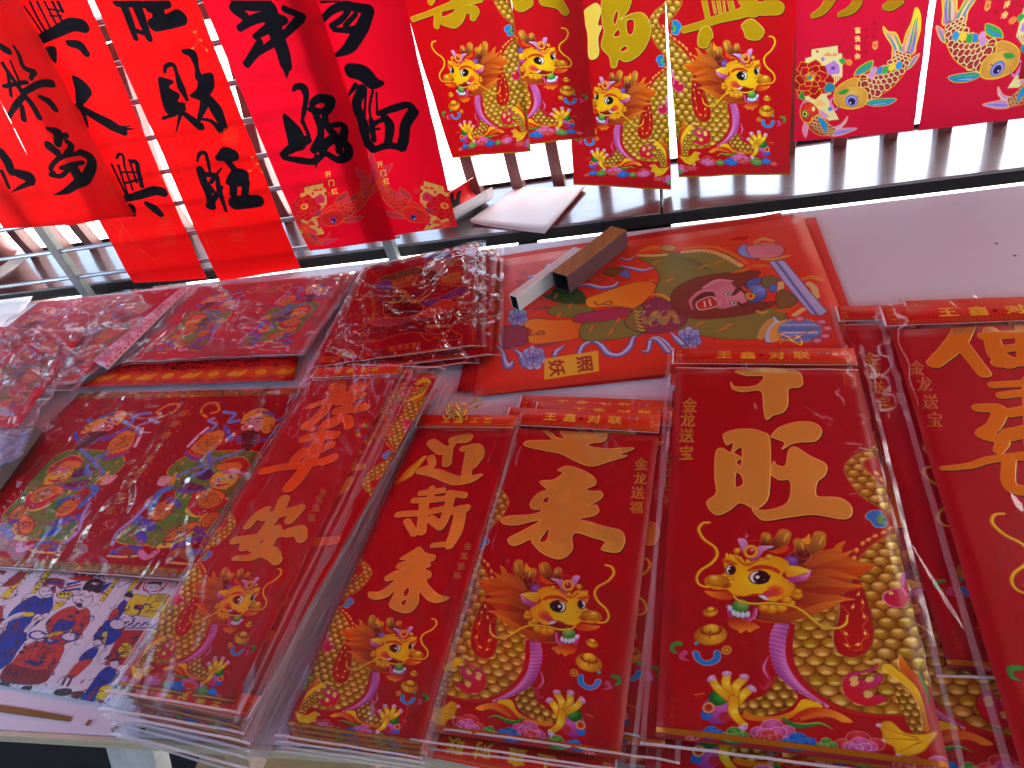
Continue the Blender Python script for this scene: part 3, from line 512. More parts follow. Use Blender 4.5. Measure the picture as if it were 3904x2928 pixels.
for nm,ox,oy,f_,mir in (('ink_hao',300,1060,.62,0),('ink_gao',0,0,0,1)):
    c=PR[nm]
    if mir: c2=lambda P:np.stack([1232-np.asarray(P,float)[:,0]*.62+120,np.asarray(P,float)[:,1]*.62+905-np.asarray(P,float)[:,0]*.10],1)
    else: c2=lambda P:np.stack([np.asarray(P,float)[:,0]*.62+252,np.asarray(P,float)[:,1]*.62+895+np.asarray(P,float)[:,0]*-.05],1)
    base=c.T; k0=c.k; c.T=lambda P,b=base,g=c2:b(g(P)); at_scale(c,(500,500)); fish(c,True); c.T=base; c.k=k0
c=PR['ink_gao']
ink(c,[([(490,130),(560,60),(640,30),(700,40),(775,55)],[30,42,50,52,60]),([(500,5),(600,-5)],24),([(560,150),(620,110),(660,60)],32),([(775,62),(740,150),(680,250),(640,290),(568,326)],[60,72,72,50,8]),([(575,170),(640,172),(702,170)],[26,32,50]),([(640,150),(702,80)],26)])
inkp(c,[(636,395),(660,363),(740,370),(790,400),(830,450),(867,470),(850,497),(790,512),(720,462),(660,442)])
ink(c,[([(702,490),(648,558)],[30,8]),([(740,510),(706,600),(740,700),(752,800),(795,850)],[52,54,62,62,50]),([(760,520),(752,660)],15),([(800,520),(782,620),(792,700)],15),([(820,530),(827,652)],12),([(830,652),(920,622),(1000,602),(1030,642)],[26,42,36,56]),([(1022,650),(982,720),(972,800),(962,842)],[56,56,60,60]),([(800,862),(880,837),(960,847)],[32,36,40]),([(760,762),(820,702),(882,682)],26),([(860,662),(892,720),(882,822)],[40,52,42]),([(800,742),(832,740)],15),([(790,690),(802,802)],32)])
for n,y0,x0 in (('ink_hao',1000,545),('ink_gao',945,840)):
    c=PR[n]
    for i,ch in enumerate('开门红'): text(c,ch,(x0+i*18,y0+i*48),(0,0),38,(215,165,70),rot=-10,bold=1)
for n in ('ink_duo','ink_left'): crop(PR[n],0,0,1.508)
c=PR['ink_duo']
ink(c,[([(0,225),(30,240)],[40,36]),([(60,215),(90,260),(112,320),(172,350)],[12,22,26,30]),([(172,350),(150,382)],22),([(-5,305),(60,400),(110,470),(150,520),(192,592)],[24,24,30,34,34]),([(110,452),(200,412),(262,410)],[28,34,42]),([(200,482),(250,510),(282,550)],[25,40,34]),([(110,470),(60,520),(5,595)],[30,32,24]),([(95,530),(102,602)],[24,34]),([(40,290),(82,400)],12),([(20,350),(32,470)],20),([(-10,420),(120,400)],20)])
ink(c,[([(245,662),(300,690),(302,750)],[22,54,40]),([(252,762),(300,802)],[54,46]),([(300,722),(348,702)],[20,30]),([(350,740),(380,770),(350,822)],[24,34,30]),([(290,932),(268,900),(310,842),(370,822),(440,810)],[24,26,26,24,30]),([(440,810),(490,842),(502,900),(470,980),(420,1012),(370,1050),(300,1072)],[42,50,54,62,50,36,4]),([(330,902),(400,882),(452,870)],24),([(270,942),(330,952),(382,902)],26),([(400,900),(440,980)],60)])
tower(c,640,1120,.9); thin(c,[[(600,1000),(640,1080),(700,1180)]])
c=PR['ink_left']
ink(c,[([(-10,825),(28,880),(52,945)],[46,52,44]),([(90,955),(150,980),(165,1012)],[50,66,40]),([(0,940),(42,1042)],20),([(170,1012),(110,1042),(60,1072)],[30,22,4])])
# ---- table sheets
TQ={}
def tab(name,quad,z,wpx,bg=RED): c=frame(quad,wpx,('z',z),bg); c.quad=quad; c.z=z; PR[name]=c; TQ[name]=quad; return c
def vtext(c,s,P,size,col=(210,150,40),rot=0):
    for ch,p in zip(s,P): at_scale(c,p); text(c,ch,p,p,size,(70,10,8),rot=rot,bold=2,op=.6); text(c,ch,p,p,size,col,rot=rot,foil=.8,bold=1.2)
ZC,ZB,ZD,ZE,ZF=.016,.014,.034,.018,.022
DR=(178,6,20)
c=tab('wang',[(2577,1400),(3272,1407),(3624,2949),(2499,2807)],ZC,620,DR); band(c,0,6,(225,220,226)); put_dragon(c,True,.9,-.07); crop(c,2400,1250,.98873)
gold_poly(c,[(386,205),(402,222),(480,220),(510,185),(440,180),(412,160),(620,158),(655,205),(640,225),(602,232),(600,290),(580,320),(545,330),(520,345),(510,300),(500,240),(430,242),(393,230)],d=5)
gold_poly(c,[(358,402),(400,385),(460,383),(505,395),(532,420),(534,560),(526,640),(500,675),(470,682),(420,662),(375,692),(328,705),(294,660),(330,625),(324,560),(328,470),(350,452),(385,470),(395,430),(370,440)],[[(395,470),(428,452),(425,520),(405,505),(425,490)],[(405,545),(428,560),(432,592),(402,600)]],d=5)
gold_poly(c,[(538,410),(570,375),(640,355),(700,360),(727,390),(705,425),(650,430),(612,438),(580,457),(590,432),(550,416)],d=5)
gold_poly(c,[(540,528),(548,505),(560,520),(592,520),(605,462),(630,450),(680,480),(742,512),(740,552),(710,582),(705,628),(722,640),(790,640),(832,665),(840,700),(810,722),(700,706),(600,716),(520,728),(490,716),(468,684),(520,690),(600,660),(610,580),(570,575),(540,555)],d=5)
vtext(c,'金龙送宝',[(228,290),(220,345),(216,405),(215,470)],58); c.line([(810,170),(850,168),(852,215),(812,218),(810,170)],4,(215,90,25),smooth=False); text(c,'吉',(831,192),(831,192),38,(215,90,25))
for i in range(4): text(c,'王'if i%2 else'联',(163,1400+i*30),(163,1400),22,(205,120,40),op=.7)
band(c,c.h-24,c.h-10,(215,120,20),.9)
c=tab('lai',[(1932,1632),(2511,1664),(2364,2893),(1567,2777)],ZB,560,DR); put_dragon(c,False,.865,-.073); crop(c,1500,1450,1.12273)
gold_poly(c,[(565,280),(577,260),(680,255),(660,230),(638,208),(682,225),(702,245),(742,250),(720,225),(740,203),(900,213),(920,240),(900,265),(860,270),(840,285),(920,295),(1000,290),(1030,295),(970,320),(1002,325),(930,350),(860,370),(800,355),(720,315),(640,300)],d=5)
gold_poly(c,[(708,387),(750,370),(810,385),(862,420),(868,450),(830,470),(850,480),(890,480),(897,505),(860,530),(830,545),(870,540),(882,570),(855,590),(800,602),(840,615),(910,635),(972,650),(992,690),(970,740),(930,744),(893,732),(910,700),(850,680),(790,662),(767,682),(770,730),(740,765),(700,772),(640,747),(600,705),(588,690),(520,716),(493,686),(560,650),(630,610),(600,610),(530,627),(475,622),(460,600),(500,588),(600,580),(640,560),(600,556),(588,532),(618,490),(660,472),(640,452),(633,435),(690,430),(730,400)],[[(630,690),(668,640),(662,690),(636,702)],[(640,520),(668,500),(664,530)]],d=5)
vtext(c,'金龙送福',[(1062,360),(1056,422),(1046,485),(1040,550)],56)
band(c,c.h-20,c.h-8,(205,100,20),.9)
c=tab('pingan',[(1189,1453),(1509,1438),(890,2683),(448,2613)],ZD,430,DR); put_dragon(c,False,.92,-.054)
crop(c,900,850,1.659)
REFL_GOLD=(240,118,25)  # orange: red reflected from the couplets, put into the foil colour
gold_brush(c,[([(620,1030),(650,1022),(640,1080),(560,1170)],[50,60,60,44]),([(480,1152),(580,1120),(690,1090)],30),([(640,1060),(540,1200),(450,1272)],[60,50,50]),([(455,1280),(485,1292)],24),([(740,1030),(815,1020)],40),([(700,1080),(790,1050)],40),([(650,1130),(800,1086)],36),([(640,1182),(820,1160)],44),([(730,1100),(640,1240),(560,1280)],44),([(580,1250),(700,1230),(720,1272)],40)],REFL_GOLD,(255,170,60))
gold_brush(c,[([(440,1352),(530,1330),(630,1330)],50),([(540,1420),(605,1390)],42),([(560,1492),(620,1470)],48),([(540,1340),(480,1470),(400,1590),(345,1650)],[58,70,62,60]),([(180,1552),(300,1530),(500,1500),(600,1482)],38),([(430,1430),(380,1482)],50)],REFL_GOLD,(255,170,60))
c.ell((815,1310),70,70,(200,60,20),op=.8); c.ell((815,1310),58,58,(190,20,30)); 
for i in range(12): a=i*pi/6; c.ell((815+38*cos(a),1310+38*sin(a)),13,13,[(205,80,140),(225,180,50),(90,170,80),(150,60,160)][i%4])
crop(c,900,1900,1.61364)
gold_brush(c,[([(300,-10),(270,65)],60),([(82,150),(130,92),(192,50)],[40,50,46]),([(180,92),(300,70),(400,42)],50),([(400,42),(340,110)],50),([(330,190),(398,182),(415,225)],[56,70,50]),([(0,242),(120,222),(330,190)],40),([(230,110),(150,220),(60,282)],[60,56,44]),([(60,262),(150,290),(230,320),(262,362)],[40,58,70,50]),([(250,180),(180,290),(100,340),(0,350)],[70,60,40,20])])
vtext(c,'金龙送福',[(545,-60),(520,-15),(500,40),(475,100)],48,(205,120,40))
band(c,c.h-12,c.h-3,(190,110,30),.8)
EQ=[(1588,1640),(1958,1643),(1600,2845),(1092,2767)]
c=tab('xinchun',EQ,ZE,400,DR); put_dragon(c,False,.80,-.08); crop(c,1500,1450,1.12273)
gold_brush(c,[([(165,266),(205,297)],[36,44]),([(255,252),(312,245)],[34,44]),([(232,300),(250,275)],20),([(235,290),(228,352)],32),([(300,290),(358,285),(366,320),(340,362)],[26,30,34,30]),([(332,292),(312,402)],34),([(115,385),(165,362),(160,330)],25),([(110,387),(180,395),(260,425),(330,422),(376,405)],[22,36,40,30,8])],d=4)
gold_brush(c,[([(120,480),(212,470)],24),([(165,460),(160,502)],24),([(90,512),(217,505)],24),([(20,572),(110,565),(212,550)],24),([(132,520),(120,642)],34),([(60,602),(90,652)],24),([(160,590),(202,622)],30),([(240,482),(302,490)],26),([(250,492),(230,560),(210,612)],30),([(240,562),(312,545)],30),([(290,552),(270,640),(240,702)],[40,44,30]),([(170,702),(240,697)],18)],d=4)
for k in range(5): c.line([(15+k*14,440-k*8),(60+k*16,390-k*14),(120+k*6,330-k*2)],[14,20,3],(225,110+k*22,20))
crop(c,900,1900,1.61364)
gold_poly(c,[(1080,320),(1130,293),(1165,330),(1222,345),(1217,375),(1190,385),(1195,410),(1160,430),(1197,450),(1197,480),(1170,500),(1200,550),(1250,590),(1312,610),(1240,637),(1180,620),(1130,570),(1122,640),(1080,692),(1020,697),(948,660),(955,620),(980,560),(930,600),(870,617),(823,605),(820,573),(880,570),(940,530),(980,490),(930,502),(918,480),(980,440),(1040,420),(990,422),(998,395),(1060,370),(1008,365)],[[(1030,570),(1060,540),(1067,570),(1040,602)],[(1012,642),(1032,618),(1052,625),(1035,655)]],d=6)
vtext(c,'金龙送福',[(1425,290),(1405,350),(1385,415),(1360,470)],46,(190,130,35))
band(c,c.h-14,c.h-3,(185,110,35),.8)
FQ=rect3((3396,1255),(4250,1190),(4700,2700),('z',ZF)); FQ[3]=(3950,3040)
_A,_B=at((3396,1258),ZF),at((3735,2390),ZF); _d=(_B-_A)/np.linalg.norm(_B-_A); _n=np.array([-_d[1],_d[0],0])
FQ=[tuple(proj(_A)),tuple(proj(_A+_n*.272)),tuple(proj(_A+_n*.272+_d*.60)),tuple(proj(_A+_d*.60))]
c=tab('jia',FQ,ZF,560,DR); put_dragon(c,True,.9,-.07); crop(c,2400,1250,.98873)
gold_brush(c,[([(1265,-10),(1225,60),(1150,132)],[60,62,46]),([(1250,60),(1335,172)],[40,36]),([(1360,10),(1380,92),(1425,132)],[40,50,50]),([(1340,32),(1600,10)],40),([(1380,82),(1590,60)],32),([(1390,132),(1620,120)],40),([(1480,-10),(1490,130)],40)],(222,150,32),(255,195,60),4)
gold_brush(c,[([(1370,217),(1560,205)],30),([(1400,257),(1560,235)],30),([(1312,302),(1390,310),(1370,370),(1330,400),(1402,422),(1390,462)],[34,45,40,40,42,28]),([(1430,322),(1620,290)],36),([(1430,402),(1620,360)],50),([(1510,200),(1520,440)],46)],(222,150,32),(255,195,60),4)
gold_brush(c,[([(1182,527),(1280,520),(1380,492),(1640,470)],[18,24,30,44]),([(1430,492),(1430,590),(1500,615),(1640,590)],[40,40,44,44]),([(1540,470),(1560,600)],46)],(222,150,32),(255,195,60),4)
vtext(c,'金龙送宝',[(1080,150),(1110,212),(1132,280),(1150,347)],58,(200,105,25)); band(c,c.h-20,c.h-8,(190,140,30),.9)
# ---- door-god figure, traced from the front-left sleeve
def general(c,alt=False):
    """one armoured door guardian in the frame of crop (400,1430 x2.07375)"""
    gr=(66,128,50) if not alt else (70,60,140); ed=(205,150,60)
    c.fill([(640,640),(900,600),(1180,600),(1235,680),(1120,900),(1030,980),(930,1180),(700,1300),(440,1360),(360,1350),(90,1310),(250,1150),(400,1180),(520,1030),(560,900),(490,760)],gr,edge=ed,ew=6)
    for P,w,col in (([(800,330),(760,290),(800,230),(880,220),(900,280),(840,300)],20,(225,120,40)),([(940,290),(1030,310),(980,370),(1060,362)],26,(90,130,205)),([(860,340),(820,360),(880,390),(830,440)],22,(120,140,205)),([(950,410),(1000,510)],34,(60,80,190)),([(1345,460),(1280,500),(1200,522)],28,(50,70,180)),([(1340,360),(1420,340)],26,(70,110,200)),([(780,560),(770,500),(830,430)],26,(80,100,200)),([(660,560),(740,480),(810,420)],24,(210,180,205))): c.line(P,w,col)
    c.fill([(1085,385),(1120,310),(1220,265),(1305,295),(1345,380),(1295,455),(1240,435),(1250,330)],(200,140,35),edge=(240,190,80),ew=5); c.line([(1260,290),(1330,320)],26,(50,90,180)); c.ell((1210,290),20,14,(205,40,30))
    for k in range(18): c.ell((1100+((k*61)%240),300+((k*37)%130)),7,7,(235,190,70),op=.8)
    c.fill([(1108,392),(1150,332),(1230,322),(1254,370),(1225,440),(1150,472),(1088,442),(1078,410)],(205,150,145)); 
    for P,w in (([(1112,366),(1160,350)],9),([(1188,352),(1246,336)],10),([(1158,400),(1175,440)],8),([(1130,380),(1150,378)],9),([(1200,372),(1222,366)],9),([(1172,365),(1165,400)],5)): c.line(P,w,(70,30,30))
    c.ell((1122,416),24,12,(180,40,40)); c.fill([(1058,448),(1212,452),(1190,540),(1130,602),(1078,560)],(60,22,25)); 
    for x in (1090,1120,1150,1180): c.line([(x,470),(x-8,570)],4,(30,10,15))
    for x in range(4): c.line([(1040,480+18*x),(1080,490+18*x)],7,(90,120,200)); c.line([(1180,480+18*x),(1220,474+18*x)],7,(90,120,200))
    arm=(205,125,40)
    def mesh(P):
        c.fill(P,arm,edge=(160,40,35),ew=8); A=np.array(P); x0,y0=A.min(0); x1,y1=A.max(0)
        for y in np.arange(y0+10,y1-5,15):
            for x in np.arange(x0+12,x1-8,20):
                if (abs((x-A[:,0].mean())/(x1-x0))**2+abs((y-A[:,1].mean())/(y1-y0))**2)<.13: c.ell((x,y),8,4,(140,70,20))
    mesh([(820,450),(940,440),(930,520),(860,590),(790,640),(680,595),(700,550)]); c.line([(640,610),(700,655),(770,665)],26,(90,60,160)); c.line([(655,600),(710,640),(780,640)],12,(200,40,40))
    c.fill([(900,720),(960,670),(1100,648),(1145,740),(1060,810),(960,800)],(170,30,35),edge=ed,ew=7); c.fill([(880,740),(930,700),(1060,690),(1080,740),(1000,760)],(215,120,40))
    c.fill([(700,770),(760,740),(860,760),(850,810),(760,830)],(50,30,90)); c.fill([(830,830),(900,760),(1040,780),(1050,830),(960,905),(850,890)],(215,170,50),edge=(150,60,20),ew=6); c.ell((900,822),20,14,(240,240,240)); c.ell((1000,800),24,18,(235,235,235)); c.ell((900,822),9,9,(30,60,40)); c.ell((1000,802),10,10,(30,60,40)); c.line([(840,850),(900,870),(980,860)],[10,22,8],(180,40,60)); c.line([(950,770),(1050,760)],22,(190,80,140))
    c.fill([(560,880),(640,840),(780,880),(740,930),(640,910)],(60,30,80)); c.line([(560,900),(680,925),(790,902)],30,(60,70,170)); c.line([(560,890),(600,830),(660,820)],36,(45,120,45))
    c.line([(640,950),(650,1060),(735,1110),(870,1060),(960,980)],30,(215,190,70)); c.line([(682,950),(700,1055),(800,1085),(935,1010)],44,(175,25,40)); mesh([(715,940),(850,900),(955,950),(885,1035),(760,1055)])
    c.line([(378,1045),(430,935),(515,888)],46,(20,115,205)); c.fill([(410,860),(450,800),(520,800),(530,850),(460,880)],(205,160,160)); c.line([(520,860),(560,780)],[40,30],(190,150,50))
    c.line([(400,1190),(500,1150),(600,1060),(660,960)],[40,66,66,40],(45,140,45)); c.line([(250,1140),(370,1202)],52,(35,70,180)); c.line([(500,980),(560,1000),(590,1040)],30,(40,80,180)); mesh([(365,1135),(420,1020),(520,1000),(532,1060),(460,1145)])
    c.line([(430,1350),(600,1315),(800,1110)],32,(210,190,70)); mesh([(470,1290),(560,1210),(740,1158),(680,1235),(520,1312)]); mesh([(760,1180),(800,1110),(900,1080),(880,1160),(800,1210)]); c.line([(720,1215),(820,1260)],34,(70,50,150))
    c.line([(60,1335),(100,1240),(230,1130),(330,1030)],24,(150,140,205)); c.line([(570,792),(820,690),(1090,592)],[22,30,22],(60,130,200)); c.line([(822,610),(832,720)],30,(50,110,190)); c.line([(700,790),(760,770),(830,720)],[44,34,16],(40,130,205))
    c.line([(62,1402),(170,1370),(270,1385)],50,(40,80,180)); c.ell((170,1395),56,28,(130,60,40)); c.line([(20,1426),(140,1436),(255,1428)],14,(215,190,100)); c.ell((290,1280),44,50,(25,70,190)); c.line([(280,1400),(330,1440),(410,1392)],34,(200,130,180)); c.line([(530,1420),(610,1400),(690,1440)],54,(150,90,60)); c.line([(520,1480),(660,1490)],14,(215,180,90)); c.line([(560,1350),(680,1310),(740,1300)],40,(80,60,160)); c.line([(690,1400),(850,1380)],40,(50,110,200))
    for k in range(26): c.ell((150+((k*173)%820),1240+((k*97)%230)),13,10,[(205,120,60),(215,60,80),(60,110,200),(220,190,90),(190,110,180)][k%5],rot=k*31,op=.8)
G1Q=rect3((300,1498),(1165,1478),(735,2205),('z',.008))
c=tab('guards_large',G1Q,.008,760,(176,10,28))
lay=Cv(c.w,c.h); lay.Hm=c.Hm; crop(lay,400,1430,2.07375); lay.k=c.w/1750; general(lay)
fm=lay.cov.copy(); lay.rgb=np.minimum(lay.rgb*1.22+8,255); _h=lay.T(np.array([(1160,400)],float))[0]; yy,xx=np.mgrid[0:lay.h,0:lay.w]; fm[np.hypot(xx-_h[0],yy-_h[1])<c.w*.07]=0
ornament(lay,fm,300,[(225,170,70),(225,170,70),(200,60,70),(70,60,150),(60,120,70),(215,190,200),(170,90,40)],11,4)
def flower_edge(c,y0,y1):
    band(c,y0,y1,(170,120,45),.3)
    rng=np.random.default_rng(int(y0)+3); T,k=c.T,c.k; c.T=lambda P:np.asarray(P,float); c.k=1
    for i in range(int(c.w/9)): c.ell((rng.uniform(0,c.w),rng.uniform(y0,y1)),rng.uniform(4,9),rng.uniform(2,5),[(60,130,50),(200,60,40),(220,170,60),(190,100,120),(120,90,30)][rng.integers(5)],rot=rng.uniform(0,180))
    c.T,c.k=T,k
c.paste(lay,lambda x,y:(x,y)); 
mir=Cv(c.w,c.h); mir.rgb=lay.rgb.copy(); mir.cov=lay.cov; mir.foil=lay.foil
c.paste(mir,lambda x,y:(c.w*1.15-x,y))
ornament(c,1-c.cov*0,150,[(190,70,40),(205,120,50),(150,20,50),(190,90,110)],13,9); flower_edge(c,0,c.h*.045); flower_edge(c,c.h*.965,c.h)
T=c.T; c.T=lambda P:np.asarray(P,float); c.k=1
for i in range(9): text(c,'福寿康宁富贵平安吉'[i],(c.w*.565,c.h*.16+i*c.h*.07),(0,0),26,(200,130,40),foil=.4,bold=1)
for i in range(60): rng=np.random.default_rng(i); c.ell((rng.uniform(c.w*.54,c.w*.60),rng.uniform(60,c.h-40)),3,3,(200,120,40))
GEN=lay
def guards(name,quad,z,wpx,s=.8,disc=True,tint=None):
    c=tab(name,quad,z,wpx,(216,12,46)); 
    x0=np.where(GEN.cov.max(0)>.1)[0]; gx0,gx1=x0.min(),x0.max(); gy=np.where(GEN.cov.max(1)>.1)[0]; gy0,gy1=gy.min(),gy.max()
    for k in (0,1):
        cx=c.w*(.27 if k==0 else .74); hh=c.h*s; ww=hh*(gx1-gx0)/(gy1-gy0)*1.05
        c.paste(GEN,lambda x,y,k=k:(((gx0+((x-cx)/ww+.5)*(gx1-gx0)) if k else (gx1-((x-cx)/ww+.5)*(gx1-gx0))),gy0+((y-c.h*.5)/hh+.5)*(gy1-gy0)))
    c.T=lambda P:np.asarray(P,float); c.k=1
    if disc: c.ell((c.w*.54,c.h*.14),c.w*.032,c.w*.032,(225,150,30)); text(c,'日',(c.w*.54,c.h*.14),(0,0),c.w*.04,(150,30,10),bold=1)
    if tint is not None: c.rgb=c.rgb*.55+np.array(tint)*.45
    return c
G2Q=[(757,1094),(1362,1040),(1142,1342),(500,1372)]
c=guards('guards_small',G2Q,.020,520,.86)
G0Q=rect3((150,1150),(690,1096),(285,1462),('z',.024)); guards('guards_left',G0Q,.024,420,.85,False,(200,60,70))
G4Q=rect3((-140,1240),(330,1260),(60,1640),('z',.03)); guards('guards_corner',G4Q,.03,360,.85,False,(190,70,80))
# ---- god of wealth sheet (red foil line print)
G3Q=[(1392,1018),(1826,925),(1815,1318),(1190,1400)]
c=tab('wealth',G3Q,.024,520,(176,2,24)); crop(c,1180,880,2.8359); at_scale(c,(1000,800)); og=(235,100,20)
F=lambda P,col,e=og,w=7:c.fill(P,col,edge=e,ew=w)
F([(650,640),(720,520),(900,470),(1150,380),(1280,520),(1560,540),(1690,600),(1560,720),(1600,760),(1820,860),(1500,1000),(1640,1120),(1460,1160),(1100,1060),(700,1160),(380,1130),(620,960),(700,760)],(150,8,25)); 
F([(740,490),(900,440),(1150,370),(1200,430),(980,480),(820,530)],(95,90,30)); F([(860,560),(1000,500),(1140,460),(1120,520),(960,580)],(190,80,25)); F([(700,540),(800,500),(900,520),(860,600),(720,600)],(110,60,140))
F([(1180,720),(1400,660),(1660,540),(1700,600),(1520,680),(1540,760),(1300,800)],(95,40,135)); F([(1220,820),(1420,690),(1540,730),(1480,800),(1240,880)],(215,60,25)); F([(800,860),(820,700),(960,660),(1080,680),(1200,760),(1180,840),(1000,890)],(120,5,20)); F([(640,920),(780,880),(960,900),(1200,840),(1080,920),(900,980),(700,980)],(190,60,90))
c.line([(860,730),(960,720),(1030,640),(960,600),(900,660)],24,(205,160,40)); c.line([(1050,650),(1060,710),(1140,720),(1280,640)],24,(215,130,30)); c.ell((975,675),22,14,(120,60,20))
c.fill([(1215,350),(1300,320),(1410,330),(1420,400),(1350,430),(1240,430)],(205,140,140)); c.fill([(1215,430),(1300,400),(1390,430),(1360,500),(1300,540),(1240,500)],(90,5,15)); c.ell((1275,405),34,14,(170,30,40)); c.line([(1230,345),(1280,350)],8,(60,20,20)); c.line([(1310,352),(1380,335)],8,(60,20,20))
F([(1210,330),(1300,250),(1450,215),(1545,270),(1530,360),(1420,330),(1300,310)],(95,50,140)); 
for k in range(9): c.line([(1410+k*14,290),(1420+k*14,350)],6,(235,160,50)); c.line([(880+k*24,560-k*8),(900+k*24,510-k*8)],8,(235,150,40))
F([(1400,480),(1560,410),(1620,420),(1600,500),(1480,520)],(190,110,40)); F([(1240,980),(1260,1060),(1360,1090),(1450,1060),(1520,1000)],(150,10,25)); c.fill([(1240,975),(1525,975),(1500,1010),(1245,1012)],(215,130,90),smooth=False)
for P in ([(1330,860),(1345,920)],[(1380,850),(1385,910)],[(1450,810),(1440,900),(1420,970)],[(1490,810),(1520,870),(1470,970)],[(1540,840),(1600,890),(1680,900)],[(1400,1060),(1460,1160),(1640,1150)],[(1160,1060),(1240,1170),(1330,1130)],[(560,640),(600,560),(560,480)],[(660,420),(720,460),(800,420)],[(380,1130),(500,1060),(620,1100)],[(1550,720),(1600,740),(1640,800)]): c.line(P,8,og)
c.line([(810,1250),(820,1300),(1140,1250),(1160,1195),(830,1240),(810,1250)],6,og,smooth=False)
for i,ch in enumerate('财神送宝'): text(c,ch,(860+i*78,1262-i*14),(0,0),54,(225,120,30),rot=-9,bold=2)
for P in ([(680,1380),(1000,1330),(1760,1230)],): c.line(P,14,(230,90,20))
F([(620,1330),(520,1390),(520,1340),(560,1320)],(190,20,25)); c.ell((380,1310),90,50,(190,120,30),edge=og,ew=7); c.ell((200,1380),110,40,(205,100,30),op=.8)
_m=(np.abs(c.rgb-np.array((176,2,24))).sum(2)>14).astype(float); ornament(c,_m,420,[(235,110,25),(225,80,20),(120,5,20),(205,60,80),(110,60,140),(235,160,60)],11,3)
for i in range(40):
    t=i/39; c.ell((1800-40*t,180+1050*t),6,6,(230,110,30)); c.ell((600-420*t,380+900*t),6,6,(230,110,30),op=.7)
# ---- big poster: bearded ghost queller lying on its side
PQ=[(1912,989),(3059,823),(3270,1341),(1803,1512)]
c=tab('poster',PQ,.006,900,(222,38,18)); crop(c,1700,750,1.843)
bl=(95,120,215); wh=(205,215,240); ol=(40,45,25); F=lambda P,col,e=ol,w=4,**k:c.fill(P,col,edge=e,ew=w,**k); at_scale(c,(1000,800))
def ribbon(P,w=26): c.line(P,[x+6 for x in (w if not np.isscalar(w) else [w])],(40,45,110)); c.line(P,w,bl); c.line([(x,y-5) for x,y in P],[v*.45 for v in (w if not np.isscalar(w) else [w])],wh)
for P,w in (([(350,1050),(400,1090),(420,1160),(445,1190),(470,1165)],[6,20,30,44,20]),([(490,1080),(530,1110),(550,1170),(590,1205)],[14,28,34,20]),([(770,1115),(790,1080),(835,1050)],[26,30,10]),([(945,1100),(975,1045),(1040,1018),(1100,1045),(1150,1100),(1230,1112),(1300,1060),(1330,990),(1390,965)],[24,30,16,28,36,30,34,18,4]),([(1380,1085),(1430,1085),(1450,1010),(1500,990),(1560,1030),(1600,1090)],[4,18,26,18,22,26]),([(390,920),(380,990),(400,1050),(470,1065)],[6,14,18,10]),([(940,630),(1010,620),(1100,640),(1190,630),(1235,580)],[8,26,30,26,6]),([(1235,490),(1320,505),(1400,520),(1470,500)],[8,26,30,8]),([(1230,430),(1290,445),(1350,410)],[6,18,5]),([(700,520),(730,480),(770,490)],[26,34,8]),([(580,570),(620,555),(650,580)],[14,30,6])): ribbon(P,w)
def rose(x,y,r):
    for R_,n in ((1,7),(.66,6),(.36,4)):
        for j in range(n):
            a=2*pi*j/n+R_*2; c.ell((x+r*R_*.62*cos(a),y+r*R_*.62*sin(a)),r*R_*.5,r*R_*.42,('rad',(x+r*R_*.3*cos(a),y+r*R_*.3*sin(a)),r*R_*.8,(60,90,200),(190,205,240)),rot=math.degrees(a),edge=(50,60,140),ew=3)
rose(622,1132,80); rose(508,852,66)
pu=(140,45,85); F([(395,915),(560,915),(570,1030),(480,1055),(410,1060),(390,990)],pu); c.line([(640,1050),(740,1030),(880,1000)],[26,34,10],(150,40,80)); c.line([(630,790),(700,780),(800,800)],[26,30,8],(150,50,70))
olv=(116,120,46); orr=('lin',(560,960),(235,150,25),(960,930),(228,95,15))
F([(690,700),(740,690),(780,650),(920,645),(995,710),(985,752),(800,745)],(25,75,25)); F([(720,800),(780,765),(900,755),(1050,790),(980,840),(880,850),(740,830)],olv)
F([(545,900),(620,858),(800,868),(945,868),(965,960),(900,1002),(700,1030),(600,1030),(580,980),(605,942)],orr); F([(945,950),(1000,880),(1200,860),(1350,890),(1405,950),(1300,985),(1150,1008),(990,1012)],olv)
c.fill([(1150,520),(1240,500),(1300,540),(1310,590),(1220,600)],(190,30,20)); c.fill([(1210,540),(1260,510),(1305,545),(1290,575)],(70,110,205)); F([(1000,500),(1080,560),(1130,580),(1060,600),(1010,590)],(205,60,20)); F([(1110,540),(1170,500),(1260,510),(1190,560)],(120,70,25))
F([(995,720),(1100,680),(1180,650),(1330,608),(1450,598),(1492,640),(1430,712),(1345,785),(1200,770),(1020,782)],('lin',(1000,760),(240,165,30),(1450,620),(228,105,15)))
F([(900,870),(935,830),(1100,800),(1280,778),(1303,820),(1200,862),(960,888)],(165,35,80))
for x,y in ((1110,755),(630,965)): c.line([(x-60,y-15),(x-30,y+10),(x,y),(x+50,y-20),(x+65,y),(x+10,y+5)],9,(130,50,50))
V=lambda P:[(x+1474.4,y) for x,y in P]     # second crop starts 800 photo pixels further right
F([(1370,430),(1500,395)]+V([(200,385),(480,395),(610,480),(640,600),(420,800),(880,780),(890,900),(760,990),(560,1000),(400,985),(200,945),(100,900)])+[(1480,700),(1510,560),(1440,470)],olv)
for k in range(12):
    y=430+k*9; c.line(V([(-60+k*30,y),(100+k*25,y-20),(300+k*10,y+5)]),3,(50,55,18),op=.8)
for p in ((20,460),(110,590),(350,490),(460,460),(330,890),(520,905),(-20,600),(480,930)): c.line(V([(p[0]-40,p[1]+20),(p[0],p[1]-6),(p[0]+40,p[1]-12)]),[3,14,3],(228,110,30))
